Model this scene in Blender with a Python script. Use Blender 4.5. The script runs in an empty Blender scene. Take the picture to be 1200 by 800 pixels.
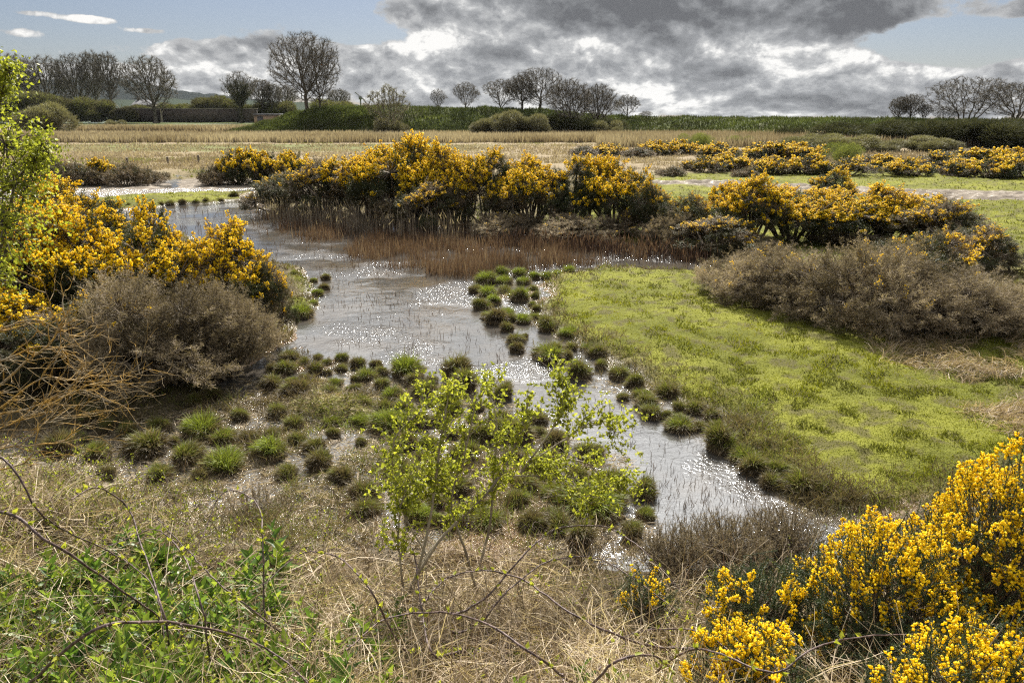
import bpy, math
import numpy as np
R = math.radians
rng = np.random.default_rng(7)
sc = bpy.context.scene
COL = sc.collection

# ------------------------------------------------------------------ camera
CAMZ, PITCH, FPX = 4.0, R(17.4), 870.0
cam_d = bpy.data.cameras.new('camera'); cam = bpy.data.objects.new('camera', cam_d); COL.objects.link(cam)
cam.location = (0, 0, CAMZ); cam.rotation_euler = (R(90) - PITCH, 0, 0)
cam_d.sensor_width = 36; cam_d.lens = 36 * FPX / 1200; cam_d.clip_start = 0.05; cam_d.clip_end = 9000
sc.camera = cam

# ------------------------------------------------------------------ light
SUN_EL, SUN_AZ = 43.0, 4.0          # azimuth measured from +Y towards +X
EXPOSURE = 1.30
sc.view_settings.view_transform = 'Standard'; sc.view_settings.look = 'None'
sc.view_settings.gamma = 1; sc.view_settings.use_curve_mapping = False
sc.view_settings.exposure = EXPOSURE
sd_ = bpy.data.lights.new('sun', 'SUN'); sun = bpy.data.objects.new('sun', sd_); COL.objects.link(sun)
sd_.energy = 5.0; sd_.angle = R(0.6); sd_.color = (1.0, 0.94, 0.84)
sun.rotation_euler = (R(90 - SUN_EL), 0, R(180 - SUN_AZ))
sun.location = (0, 0, 60)
sc.render.engine = 'CYCLES'
cy = sc.cycles
cy.max_bounces = 6; cy.diffuse_bounces = 3; cy.glossy_bounces = 3; cy.transmission_bounces = 4
cy.transparent_max_bounces = 6; cy.volume_bounces = 0
cy.sample_clamp_indirect = 4.0; cy.caustics_reflective = False; cy.caustics_refractive = False
cy.use_denoising = False; cy.pixel_filter_type = 'BLACKMAN_HARRIS'; cy.filter_width = 1.25; cy.denoiser = 'OPENIMAGEDENOISE'; cy.denoising_prefilter = 'ACCURATE'
try: cy.use_light_tree = False
except Exception: pass

world = bpy.data.worlds.new('World'); sc.world = world; world.use_nodes = True
class NT:
    def __init__(s, nt): s.nt = nt; s.n = nt.nodes; s.l = nt.links
    def node(s, t, **kw):
        n = s.n.new(t)
        for k, v in kw.items(): setattr(n, k, v)
        return n
    def setin(s, n, i, v):
        if v is None: return
        if isinstance(v, bpy.types.NodeSocket): s.l.new(v, n.inputs[i])
        else: n.inputs[i].default_value = v
    def math(s, op, a, b=None, c=None, clamp=False):
        n = s.node('ShaderNodeMath', operation=op, use_clamp=clamp)
        s.setin(n, 0, a); s.setin(n, 1, b); s.setin(n, 2, c); return n.outputs[0]
    def vmath(s, op, a, b=None, out=0):
        n = s.node('ShaderNodeVectorMath', operation=op); s.setin(n, 0, a); s.setin(n, 1, b); return n.outputs[out]
    def comb(s, x, y, z=0.0):
        n = s.node('ShaderNodeCombineXYZ'); s.setin(n, 0, x); s.setin(n, 1, y); s.setin(n, 2, z); return n.outputs[0]
    def noise(s, vec, scale, detail=4, rough=0.55, dist=0.0, out=0, lac=2.0):
        n = s.node('ShaderNodeTexNoise'); s.setin(n, 'Vector', vec)
        n.inputs['Scale'].default_value = scale; n.inputs['Detail'].default_value = detail
        n.inputs['Roughness'].default_value = rough; n.inputs['Distortion'].default_value = dist
        n.inputs['Lacunarity'].default_value = lac
        return n.outputs[out]
    def smooth(s, v, a, b, lo=0.0, hi=1.0):
        n = s.node('ShaderNodeMapRange', interpolation_type='SMOOTHSTEP')
        s.setin(n, 0, v); s.setin(n, 1, a); s.setin(n, 2, b); s.setin(n, 3, lo); s.setin(n, 4, hi); return n.outputs[0]
    def mix(s, f, a, b):
        n = s.node('ShaderNodeMix', data_type='RGBA'); s.setin(n, 0, f); s.setin(n, 6, a); s.setin(n, 7, b); return n.outputs[2]
    def ramp(s, f, stops):
        n = s.node('ShaderNodeValToRGB'); cr = n.color_ramp
        while len(cr.elements) < len(stops): cr.elements.new(0.5)
        for e, (p, c) in zip(cr.elements, stops): e.position = p; e.color = (*c, 1)
        s.setin(n, 0, f); return n.outputs[0]
def c4(r, g, b): return (r, g, b, 1.0)

def ray(px, py):
    u = (px - 600) / FPX; v = (400 - py) / FPX
    return np.array([u, math.cos(PITCH) + v * math.sin(PITCH), -math.sin(PITCH) + v * math.cos(PITCH)])
def azel(px, py):
    d = ray(px, py); return math.atan2(d[0], d[1]), math.atan2(d[2], math.hypot(d[0], d[1]))

def build_world():
    t = NT(world.node_tree); t.n.clear()
    out = t.node('ShaderNodeOutputWorld'); bg = t.node('ShaderNodeBackground')
    t.l.new(bg.outputs[0], out.inputs[0])
    STR = 0.1
    bg.inputs[1].default_value = STR
    sky = t.node('ShaderNodeTexSky', sky_type='NISHITA')
    sky.sun_disc = False; sky.sun_elevation = R(SUN_EL); sky.sun_rotation = R(SUN_AZ)
    sky.altitude = 20; sky.air_density = 1.0; sky.dust_density = 0.6; sky.ozone_density = 1.5
    tc = t.node('ShaderNodeTexCoord'); d = t.vmath('NORMALIZE', tc.outputs['Generated'])
    sp = t.node('ShaderNodeSeparateXYZ'); t.l.new(d, sp.inputs[0]); x, y, z = sp.outputs
    az = t.math('ARCTAN2', x, y); el = t.math('ARCSINE', z)
    P = t.comb(az, el, 0.0)
    def blobs(lst):
        acc = None
        for (px, py, rx, ry, w) in lst:
            a, e = azel(px, py)
            v = t.vmath('SUBTRACT', P, (a, e, 0.0))
            v = t.vmath('MULTIPLY', v, (FPX / rx / 1.06, FPX / ry / 1.06, 0.0))
            L = t.vmath('LENGTH', v, out=1)
            s = t.smooth(L, 0.0, 1.5, w, 0.0)
            acc = s if acc is None else t.math('ADD', acc, s)
        return acc
    # stretched coordinates: clouds flatten towards the horizon
    el2 = t.math('POWER', t.math('MAXIMUM', t.math('ADD', el, 0.01), 0.001), 0.72)
    Q = t.comb(t.math('MULTIPLY', az, 1.0), t.math('MULTIPLY', el2, 1.05), 0.37)
    warp = t.noise(Q, 7.0, 3, 0.6, out=1)
    Qw = t.vmath('ADD', Q, t.vmath('MULTIPLY', t.vmath('SUBTRACT', warp, (0.5, 0.5, 0.5)), (0.045, 0.035, 0.0)))
    n1 = t.noise(Qw, 8.5, 10, 0.60)
    Qo = t.vmath('ADD', Qw, (0.004, 0.017, 0.0))
    n2 = t.noise(Qo, 8.5, 10, 0.60)
    cov = blobs([(120, 10, 290, 46, -0.36), (430, 38, 55, 16, -0.42), (1085, 62, 110, 30, -0.40), (1190, 52, 90, 26, -0.34), (640, 76, 60, 9, -0.10), (230, 88, 160, 5, -0.2),
                 (240, 60, 175, 12, 0.32), (250, 84, 150, 9, 0.22), (110, 92, 90, 9, .1), (60, 85, 90, 12, 0.16), (25, 37, 40, 7, 0.42), (60, 17, 60, 6, 0.44), (115, 26, 30, 5, 0.38), (165, 36, 30, 4, 0.36),
                 (500, 45, 120, 30, 0.22), (700, 20, 420, 55, 0.34), (880, 80, 260, 40, 0.30), (300, 98, 160, 16, 0.18), (1000, 75, 60, 18, 0.20),
                 (600, 118, 900, 24, 0.20), (1175, 18, 50, 10, 0.26), (1120, 82, 120, 12, 0.20), (1195, 70, 30, 12, 0.2), (1000, 105, 220, 22, 0.2)])
    high = t.smooth(el, .16, .32, 0.0, .22); dens = t.math('ADD', t.math('ADD', n1, cov), high)
    fine = t.noise(Qw, 30.0, 6, 0.62); dens = t.math('ADD', dens, t.math('MULTIPLY', t.math('SUBTRACT', fine, .5), .24))
    mask = t.smooth(dens, 0.53, 0.61)
    drk = blobs([(960, 10, 330, 36, 0.62), (640, 8, 290, 28, 0.60), (760, 58, 130, 34, 0.42), (840, 84, 150, 17, 0.42), (425, 66, 60, 10, 0.36), (570, 64, 90, 11, 0.32), (930, 120, 170, 11, 0.34),
                 (500, 48, 90, 14, -0.25), (250, 58, 110, 10, -0.1), (290, 67, 45, 6, 0.12), (240, 96, 60, 7, 0.10), (230, 62, 190, 16, -0.38), (60, 30, 150, 24, -0.3), (510, 40, 90, 16, -0.2), (250, 82, 130, 8, -0.3), (40, 82, 70, 8, -0.3), (1090, 84, 110, 9, -0.25), (690, 104, 80, 9, -0.2), (870, 60, 60, 12, -0.35),
                 (500, 112, 160, 8, -0.10), (330, 112, 90, 8, -.2), (620, 128, 200, 7, -0.15), (650, 50, 60, 9, -0.25), (1090, 108, 90, 9, 0.2), (740, 10, 60, 14, 0.1), (980, 62, 40, 10, -0.3)])
    k = t.math('ADD', t.math('ADD', t.math('MULTIPLY', t.math('SUBTRACT', n1, 0.5), 2.4), t.math('MULTIPLY', t.math('SUBTRACT', fine, 0.5), .7)), t.math('MULTIPLY', drk, .60))
    lit = t.math('MULTIPLY', t.math('SUBTRACT', n1, n2), 4.6)
    k = t.math('SUBTRACT', k, lit)
    edge = t.smooth(dens, 0.52, 0.78)           # thin rims stay bright
    k = t.math('MULTIPLY', k, t.smooth(dens, 0.50, 0.70))
    cl = t.ramp(t.math('ADD', k, 0.25), [(0.0, (0.40, 0.396, 0.385)), (0.22, (0.225, 0.228, 0.230)), (0.5, (0.135, 0.139, 0.145)), (0.85, (0.080, 0.083, 0.088)), (1.0, (0.062, 0.064, 0.069))])
    # clouds close to the hidden sun glow by forward scattering
    sdv = (math.cos(R(SUN_EL)) * math.sin(R(SUN_AZ)), math.cos(R(SUN_EL)) * math.cos(R(SUN_AZ)), math.sin(R(SUN_EL)))
    ca = t.vmath('DOT_PRODUCT', d, sdv, out=1)
    glow = t.math('POWER', t.math('MAXIMUM', ca, 0.0), 7.0)
    glow = t.math('MULTIPLY', glow, t.smooth(el, .12, .55)); gain = t.math('MULTIPLY_ADD', glow, 6.0, t.smooth(el, .10, .3, 1.0, 1.25))
    cl = t.vmath('SCALE', cl); sn = cl.node; t.l.new(gain, sn.inputs['Scale'])
    cl10 = t.vmath('MULTIPLY', cl, (1 / STR,) * 3)
    skyc = t.vmath('MULTIPLY', sky.outputs[0], (0.215, 0.225, 0.27))
    hsv = t.node('ShaderNodeHueSaturation'); hsv.inputs['Saturation'].default_value = 0.8; t.l.new(skyc, hsv.inputs['Color'])
    col = t.mix(mask, hsv.outputs[0], cl10)
    t.l.new(col, bg.inputs[0])
build_world()

# ------------------------------------------------------------------ helpers
def norm(v): return v / np.maximum(np.linalg.norm(v, axis=-1, keepdims=True), 1e-9)
def _h(ix, iy, seed):
    with np.errstate(over='ignore'):
        h = (ix.astype(np.int64) * 374761393 + iy.astype(np.int64) * 668265263 + seed * 1442695041) & 0xffffffff
        h = ((h ^ (h >> 13)) * 1274126177) & 0xffffffff
        h = h ^ (h >> 16)
    return (h & 0xffff) / 65535.0
def vnoise(x, y, seed=0):
    ix = np.floor(x); iy = np.floor(y); fx = x - ix; fy = y - iy
    fx = fx * fx * (3 - 2 * fx); fy = fy * fy * (3 - 2 * fy)
    a = _h(ix, iy, seed); b = _h(ix + 1, iy, seed); c = _h(ix, iy + 1, seed); d = _h(ix + 1, iy + 1, seed)
    return (a * (1 - fx) + b * fx) * (1 - fy) + (c * (1 - fx) + d * fx) * fy
def fbm(x, y, s, octv=4, seed=0):
    v = 0; a = 0.5; t = 0
    for i in range(octv):
        v = v + a * vnoise(x * s + 17.3 * i, y * s - 9.1 * i, seed + i); t += a; a *= 0.5; s *= 2.03
    return v / t
def sstep(a, b, x):
    t = np.clip((x - a) / (b - a), 0, 1); return t * t * (3 - 2 * t)

def mesh(name, parts, mat, parent=None, **props):
    """parts: list of (V (n,3), F (m,k), rnd (n,) or None)"""
    Vs, rs, off = [], [], 0; loops, sizes = [], []
    for (V, F, r) in parts:
        if len(V) == 0: continue
        Vs.append(V); rs.append(np.full(len(V), 0.5) if r is None else r)
        loops.append((F + off).ravel()); sizes.append(np.full(len(F), F.shape[1])); off += len(V)
    V = np.concatenate(Vs).astype(np.float32); L = np.concatenate(loops).astype(np.int32); S = np.concatenate(sizes).astype(np.int32)
    me = bpy.data.meshes.new(name)
    me.vertices.add(len(V)); me.vertices.foreach_set('co', V.ravel())
    me.loops.add(len(L)); me.loops.foreach_set('vertex_index', L)
    me.polygons.add(len(S)); me.polygons.foreach_set('loop_start', np.concatenate([[0], np.cumsum(S)[:-1]]).astype(np.int32))
    me.update(calc_edges=True)
    a = me.attributes.new('rnd', 'FLOAT', 'POINT'); a.data.foreach_set('value', np.concatenate(rs).astype(np.float32))
    me.materials.append(mat)
    o = bpy.data.objects.new(name, me); COL.objects.link(o)
    if parent is not None: o.parent = parent
    for k_, v_ in props.items(): o[k_] = v_
    return o
def smooth_all(o): o.data.polygons.foreach_set('use_smooth', np.ones(len(o.data.polygons), dtype=bool)); return o
def empty(name, loc, label, category, group=None, rz=0.0):
    o = bpy.data.objects.new(name, None); COL.objects.link(o); o.location = tuple(map(float, loc)); o.rotation_euler = (0, 0, rz)
    o.empty_display_size = 0.2; o['label'] = label; o['category'] = category
    if group: o['group'] = group
    return o
def copy_thing(root, loc, rz, scale, label, group=None, category=None):
    r = root.copy(); COL.objects.link(r); r.location = tuple(map(float, loc)); r.rotation_euler = (0, 0, rz); r.scale = scale
    r['label'] = label
    if group: r['group'] = group
    if category: r['category'] = category
    for ch in list(root.children):
        c = ch.copy(); COL.objects.link(c); c.parent = r
        for g in list(ch.children):
            d = g.copy(); COL.objects.link(d); d.parent = c
    return r

def perp(d, g):
    r = g.normal(size=d.shape); return norm(np.cross(d, r))
def tubes(P0, P1, r0, r1, k=4, rnd=None):
    n = len(P0); d = norm(P1 - P0); ref = np.where(np.abs(d[:, 2:3]) > 0.9, np.array([[1., 0, 0]]), np.array([[0., 0, 1.]]))
    a = norm(np.cross(d, ref)); b = np.cross(d, a)
    ang = np.arange(k) * 2 * np.pi / k
    ring = a[:, None, :] * np.cos(ang)[None, :, None] + b[:, None, :] * np.sin(ang)[None, :, None]
    r0 = np.broadcast_to(r0, n)[:, None, None]; r1 = np.broadcast_to(r1, n)[:, None, None]
    V = np.concatenate([P0[:, None] + ring * r0, P1[:, None] + ring * r1], 1).reshape(-1, 3)
    j = np.arange(k); q = np.stack([j, (j + 1) % k, k + (j + 1) % k, k + j], 1)
    F = (np.arange(n)[:, None, None] * 2 * k + q[None]).reshape(-1, 4)
    rr = None if rnd is None else np.repeat(rnd, 2 * k)
    return V, F, rr
def tri_blades(B, T, w, g, rnd=None, face=None):
    """one triangle per blade from base B to tip T, width w; colour value rnd"""
    d = T - B; s = perp(d, g) if face is None else norm(np.cross(d, face))
    w = np.broadcast_to(w, len(B))[:, None]
    V = np.stack([B - s * w / 2, B + s * w / 2, T], 1).reshape(-1, 3)
    return V, np.arange(len(V)).reshape(-1, 3), None if rnd is None else np.repeat(rnd, 3)
def bent_blades(B, M, T, w, g, rnd=None, rtip=None):
    s = perp(T - B, g); w = np.broadcast_to(w, len(B))[:, None]
    V = np.stack([B - s * w / 2, B + s * w / 2, M + s * w * .35, M - s * w * .35, T], 1).reshape(-1, 3)
    i = np.arange(len(B))[:, None] * 5
    r = None
    if rnd is not None:
        rt = rnd if rtip is None else rtip
        r = np.stack([rnd, rnd, (rnd + rt) / 2, (rnd + rt) / 2, rt], 1).ravel()
    return [(V, i + np.array([[0, 1, 2, 3]]), r), (np.zeros((0, 3)), None, None)][:1] + [(V[:0], None, None)][:0] + [(V.reshape(-1, 5, 3)[:, [3, 2, 4]].reshape(-1, 3), np.arange(len(B) * 3).reshape(-1, 3), None if r is None else r.reshape(-1, 5)[:, [3, 2, 4]].ravel())]
def ribbon_curve(pts, w, g, rnd):
    """pts (n,k,3) poly-lines -> thin flat ribbons"""
    n, k, _ = pts.shape; s = perp(pts[:, -1] - pts[:, 0], g)[:, None, :]
    w = np.broadcast_to(w, n)[:, None, None] * np.linspace(1, .35, k)[None, :, None]
    V = np.stack([pts - s * w / 2, pts + s * w / 2], 2).reshape(-1, 3)
    j = np.arange(k - 1) * 2; q = np.stack([j, j + 1, j + 3, j + 2], 1)
    F = (np.arange(n)[:, None, None] * 2 * k + q[None]).reshape(-1, 4)
    return V, F, np.repeat(rnd, 2 * k)
def leaves(P, d, up, L, W, rnd, fold=0.25):
    """folded lanceolate leaf, 4 triangles"""
    n = len(P); L = np.broadcast_to(L, n)[:, None]; W = np.broadcast_to(W, n)[:, None]
    d = norm(d); s = norm(np.cross(d, up)); nn = np.cross(s, d)
    m = P + d * L * .45 - nn * W * fold * .5
    V = np.stack([P, P + d * L * .4 - s * W / 2 + nn * W * fold, m, P + d * L * .4 + s * W / 2 + nn * W * fold, P + d * L - nn * L * .12], 1).reshape(-1, 3)
    t = np.array([[0, 2, 1], [0, 3, 2], [1, 2, 4], [2, 3, 4]])
    return V, (np.arange(n)[:, None, None] * 5 + t[None]).reshape(-1, 3), np.repeat(rnd, 5)
OCT_V = np.array([[1, 0, 0], [-1, 0, 0], [0, 1, 0], [0, -1, 0], [0, 0, 1], [0, 0, -1]], float)
OCT_F = np.array([[0, 2, 4], [2, 1, 4], [1, 3, 4], [3, 0, 4], [2, 0, 5], [1, 2, 5], [3, 1, 5], [0, 3, 5]])
def blobs(P, r, g, rnd):
    n = len(P); r = np.broadcast_to(r, n)[:, None, None]
    a = norm(g.normal(size=(n, 3))); b = perp(a, g); c = np.cross(a, b)
    M = np.stack([a, b, c], 1); sc_ = g.uniform(.55, 1.25, (n, 6, 1))
    V = P[:, None] + (OCT_V[None] * sc_ * r) @ M
    return V.reshape(-1, 3), (np.arange(n)[:, None, None] * 6 + OCT_F[None]).reshape(-1, 3), np.repeat(rnd, 6)
def rdir(n, g): return norm(g.normal(size=(n, 3)))

# ------------------------------------------------------------------ materials
def mat_new(name):
    m = bpy.data.materials.new(name); m.use_nodes = True; t = NT(m.node_tree); t.n.clear()
    o = t.node('ShaderNodeOutputMaterial'); return m, t, o
def mat_leaf(name, stops, trans=0.35, rough=0.55, spec=0.3, tcol=1.0, objvar=0.0):
    m, t, o = mat_new(name)
    at = t.node('ShaderNodeAttribute', attribute_name='rnd'); f = at.outputs['Fac']
    if objvar:
        oi = t.node('ShaderNodeObjectInfo')
        f = t.math('ADD', f, t.math('MULTIPLY', t.math('SUBTRACT', oi.outputs['Random'], 0.5), objvar))
    c = t.ramp(f, stops)
    p = t.node('ShaderNodeBsdfPrincipled'); t.l.new(c, p.inputs['Base Color'])
    p.inputs['Roughness'].default_value = rough; p.inputs['Specular IOR Level'].default_value = spec
    if trans > 0:
        tr = t.node('ShaderNodeBsdfTranslucent'); cc = t.vmath('MULTIPLY', c, (tcol * 1.25, tcol * 1.25, tcol * .8)); t.l.new(cc, tr.inputs[0])
        mx = t.node('ShaderNodeMixShader'); mx.inputs[0].default_value = trans
        t.l.new(p.outputs[0], mx.inputs[1]); t.l.new(tr.outputs[0], mx.inputs[2]); t.l.new(mx.outputs[0], o.inputs[0])
    else: t.l.new(p.outputs[0], o.inputs[0])
    return m
def mat_bark(name, c1, c2, scale=8.0, rough=0.85, bump=0.4):
    m, t, o = mat_new(name); tc = t.node('ShaderNodeTexCoord')
    n = t.noise(tc.outputs['Object'], scale, 5, .65); c = t.mix(t.smooth(n, .38, .62), c4(*c1), c4(*c2))
    p = t.node('ShaderNodeBsdfPrincipled'); t.l.new(c, p.inputs['Base Color']); p.inputs['Roughness'].default_value = rough
    p.inputs['Specular IOR Level'].default_value = .25
    b = t.node('ShaderNodeBump'); b.inputs['Strength'].default_value = bump; b.inputs['Distance'].default_value = .02
    t.l.new(n, b.inputs['Height']); t.l.new(b.outputs[0], p.inputs['Normal']); t.l.new(p.outputs[0], o.inputs[0]); return m

M = {}
M['gorse_leaf'] = mat_leaf('gorse_spines', [(0, (.030, .040, .014)), (.35, (.060, .066, .026)), (.65, (.120, .094, .055)), (1, (.21, .155, .105))], .22, .6)
M['gorse_leaf_dark'] = mat_leaf('gorse_green_spines', [(0, (.028, .042, .018)), (.6, (.060, .085, .035)), (1, (.13, .13, .07))], .2, .55)
M['gorse_dead'] = mat_leaf('dead_gorse_spines', [(0, (.065, .050, .032)), (.45, (.165, .132, .090)), (1, (.40, .325, .235))], .25, .7, .12)
M['gorse_flower'] = mat_leaf('gorse_petals', [(0, (.68, .47, .012)), (.5, (.86, .67, .020)), (1, (.92, .78, .06))], .55, .5, .2)
M['gorse_wood'] = mat_bark('gorse_wood', (.09, .07, .05), (.19, .16, .12), 14)
M['bark'] = mat_bark('tree_bark', (.07, .06, .048), (.15, .13, .10), 2.2)
M['bark_pale'] = mat_bark('pale_bark', (.18, .15, .11), (.32, .28, .21), 3)
M['bark_lichen'] = mat_bark('lichen_bark', (.34, .20, .035), (.22, .18, .12), 9)
M['twig'] = mat_leaf('bare_twigs', [(0, (.060, .050, .040)), (.6, (.115, .10, .07)), (1, (.19, .17, .09))], 0, .8)
M['sallow'] = mat_leaf('sallow_twigs', [(0, (.085, .080, .050)), (.5, (.16, .15, .09)), (1, (.26, .25, .12))], .2, .75, objvar=.3)
M['olive'] = mat_leaf('leafing_twigs', [(0, (.050, .044, .034)), (.5, (.10, .092, .052)), (1, (.17, .19, .06))], .25, .8, .05, objvar=.5)
M['pale_leaf'] = mat_leaf('pale_leaves', [(0, (.07, .085, .025)), (.5, (.14, .16, .045)), (1, (.24, .26, .08))], .35, .7, .1)
M['fresh'] = mat_leaf('fresh_leaves', [(0, (.075, .095, .018)), (.5, (.24, .265, .034)), (1, (.42, .43, .06))], .5, .5, .2)
M['lawn'] = mat_leaf('lawn_blades', [(0, (.055, .058, .018)), (.3, (.105, .115, .016)), (.65, (.188, .195, .018)), (1, (.28, .25, .045))], .42, .8, .06)
M['tussock'] = mat_leaf('tussock_blades', [(0, (.075, .056, .034)), (.3, (.150, .120, .064)), (.55, (.125, .130, .034)), (.8, (.160, .200, .028)), (1, (.24, .29, .045))], .35, .6)
M['bank_blades'] = mat_leaf('bank_blades', [(0, (.050, .056, .026)), (.5, (.095, .118, .040)), (1, (.18, .21, .06))], .22, .8, .05)
M['straw'] = mat_leaf('dead_straw', [(0, (.10, .070, .045)), (.5, (.36, .275, .175)), (1, (.68, .58, .43))], .3, .6)
M['reed'] = mat_leaf('pale_reeds', [(0, (.17, .130, .090)), (.5, (.29, .238, .178)), (1, (.42, .36, .28))], .28, .8, .1)
M['rush'] = mat_leaf('brown_rush', [(0, (.060, .042, .032)), (.5, (.130, .078, .056)), (1, (.26, .19, .14))], .2, .7, .1)
M['broadleaf'] = mat_leaf('broad_leaves', [(0, (.030, .070, .016)), (.5, (.095, .165, .026)), (1, (.27, .33, .05))], .4, .42, .3)
M['cane'] = mat_bark('bramble_bark', (.045, .028, .026), (.14, .10, .09), 20, .5)
M['wood_post'] = mat_bark('weathered_post', (.10, .08, .06), (.19, .17, .14), 12)
M['ivy'] = mat_leaf('dark_ivy', [(0, (.025, .028, .016)), (.6, (.055, .058, .030)), (1, (.10, .10, .05))], .2, .8, .05)

# ------------------------------------------------------------------ terrain
def toe(X): return 6.9 + 1.7 * sstep(-2.5, -5.5, X) + .9 * sstep(2.6, 5, X)
def rise(X, Y):
    d = toe(X) - Y
    r = .31 * np.maximum(d, 0); r = np.where(d < .8, .31 * np.maximum(d, 0) ** 2 / 1.6, r - .124)
    return np.minimum(r, 2.35 + .02 * np.maximum(-Y, 0))
def G0(px, py, z=0.0):
    d = ray(px, py); t = (z - CAMZ) / d[2]; return d[0] * t, d[1] * t
def G(px, py):
    """ground point under a picture point, following the slope in front"""
    d = ray(px, py); t = .5; lo = None
    for i in range(2000):
        x, y, z = d[0] * t, d[1] * t, CAMZ + d[2] * t
        if z <= float(rise(np.array(x), np.array(y))) + .05 or z < .05: break
        t *= 1.01
    return np.array([d[0] * t, d[1] * t, max(.05, float(rise(np.array(d[0] * t), np.array(d[1] * t))))])
def GA(px, py):
    """vector version, flat ground then slope"""
    u = (px - 600) / FPX; v = (400 - py) / FPX
    dy = math.cos(PITCH) + v * math.sin(PITCH); dz = -math.sin(PITCH) + v * math.cos(PITCH)
    t = (.05 - CAMZ) / dz
    for _ in range(12):
        z = rise(u * t, dy * t) + .05; t = .5 * t + .5 * (z - CAMZ) / dz
    return u * t, dy * t
def AT(px, py, Y):
    d = ray(px, py); t = Y / d[1]; return np.array([d[0] * t, Y, CAMZ + d[2] * t])
def poly(pts): return np.array([G0(*p) for p in pts])
def psd(X, Y, pg):
    """signed distance, positive inside"""
    d2 = np.full(X.shape, 1e18); ins = np.zeros(X.shape, bool); n = len(pg)
    for i in range(n):
        ax, ay = pg[i]; bx, by = pg[(i + 1) % n]; ex, ey = bx - ax, by - ay
        wx, wy = X - ax, Y - ay; t = np.clip((wx * ex + wy * ey) / (ex * ex + ey * ey + 1e-12), 0, 1)
        d2 = np.minimum(d2, (wx - ex * t) ** 2 + (wy - ey * t) ** 2)
        with np.errstate(divide='ignore', invalid='ignore'):
            c = ((ay > Y) != (by > Y)) & (X < (bx - ax) * (Y - ay) / (by - ay + 1e-12) + ax)
        ins ^= c
    return np.where(ins, 1, -1) * np.sqrt(d2)
PG = dict(
    back=poly([(298, 240), (310, 252), (420, 263), (520, 267), (640, 276), (740, 288), (815, 300), (838, 310), (822, 318), (700, 315), (655, 322), (632, 345), (618, 362),
               (628, 382), (665, 400), (705, 420), (738, 436), (765, 462), (800, 476), (848, 487), (828, 505), (840, 524), (872, 548), (905, 575), (950, 600), (1010, 618), (1500, 560),
               (2600, 400), (2600, 148), (-2600, 148), (-2600, 222), (120, 224), (300, 222)]),
    strip=poly([(100, 236), (160, 230), (240, 227), (292, 226), (298, 231), (262, 237), (200, 242), (140, 247), (100, 250)]),
    left=poly([(-2600, 232), (60, 236), (110, 248), (150, 258), (250, 285), (300, 300), (345, 318), (374, 338), (372, 358), (345, 374), (335, 400), (318, 414),
               (290, 432), (250, 458), (215, 482), (160, 500), (100, 505), (-1500, 560)]),
    mud=poly([(300, 425), (345, 405), (400, 420), (470, 440), (560, 446), (610, 480), (680, 520), (735, 560), (760, 620), (720, 690), (300, 700), (-400, 700), (-400, 500), (100, 500), (215, 480)]),
    mound=poly([(298, 476), (325, 452), (375, 442), (435, 460), (478, 492), (440, 508), (372, 502), (320, 492)]),
    islet=poly([(342, 325), (362, 328), (376, 342), (373, 360), (352, 372), (338, 372)]),
    lawnR=poly([(655, 322), (700, 316), (822, 318), (845, 345), (900, 370), (990, 395), (1100, 400), (1200, 375), (1500, 400), (1500, 560), (1010, 618), (950, 600), (905, 575), (872, 548), (840, 524), (850, 500), (800, 476), (765, 462), (738, 436), (705, 420), (665, 400), (628, 382), (618, 362), (632, 345)]),
    field=poly([(560, 290), (700, 226), (790, 206), (960, 202), (1600, 200), (1600, 360), (1210, 360), (1165, 300), (1130, 262), (1050, 300), (840, 296)]),
    track=poly([(740, 213), (860, 215), (1000, 221), (1060, 225), (1600, 229), (1600, 243), (1100, 238), (900, 226), (740, 218)]),
    trackL=poly([(-600, 210), (60, 210), (240, 210), (310, 212), (312, 223), (240, 226), (120, 232), (-600, 236)]),
    flash=poly([(158, 222), (175, 211), (205, 204), (235, 206), (240, 216), (215, 224)]),
    puddleR=poly([(1080, 202), (1110, 200), (1152, 204), (1150, 209), (1090, 209)]),
    tip=poly([(552, 332), (600, 318), (668, 318), (645, 360), (640, 398), (705, 420), (770, 462), (850, 505), (835, 520), (770, 498), (735, 476), (690, 450), (640, 425), (600, 395), (560, 372)]),
    rush=poly([(300, 250), (420, 263), (520, 268), (640, 276), (740, 288), (826, 302), (800, 316), (700, 312), (640, 316), (560, 328), (500, 324), (440, 312), (390, 296), (330, 272)]),
)
def zones(X, Y):
    X = np.asarray(X, float); Y = np.asarray(Y, float)
    jx = (fbm(X, Y, 1.1, 4, 3) - .5); w = np.clip(Y / 14, .6, 3)
    Z = {k: psd(X, Y, v) for k, v in PG.items()}
    for k in ('back', 'strip', 'left', 'mound', 'islet', 'flash', 'trackL'): Z[k] = Z[k] + jx * .8 * w
    Z['mud'] = np.maximum(Z['mud'] + jx * 1.4, Z['tip'] + jx * .8)
    return Z
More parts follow.
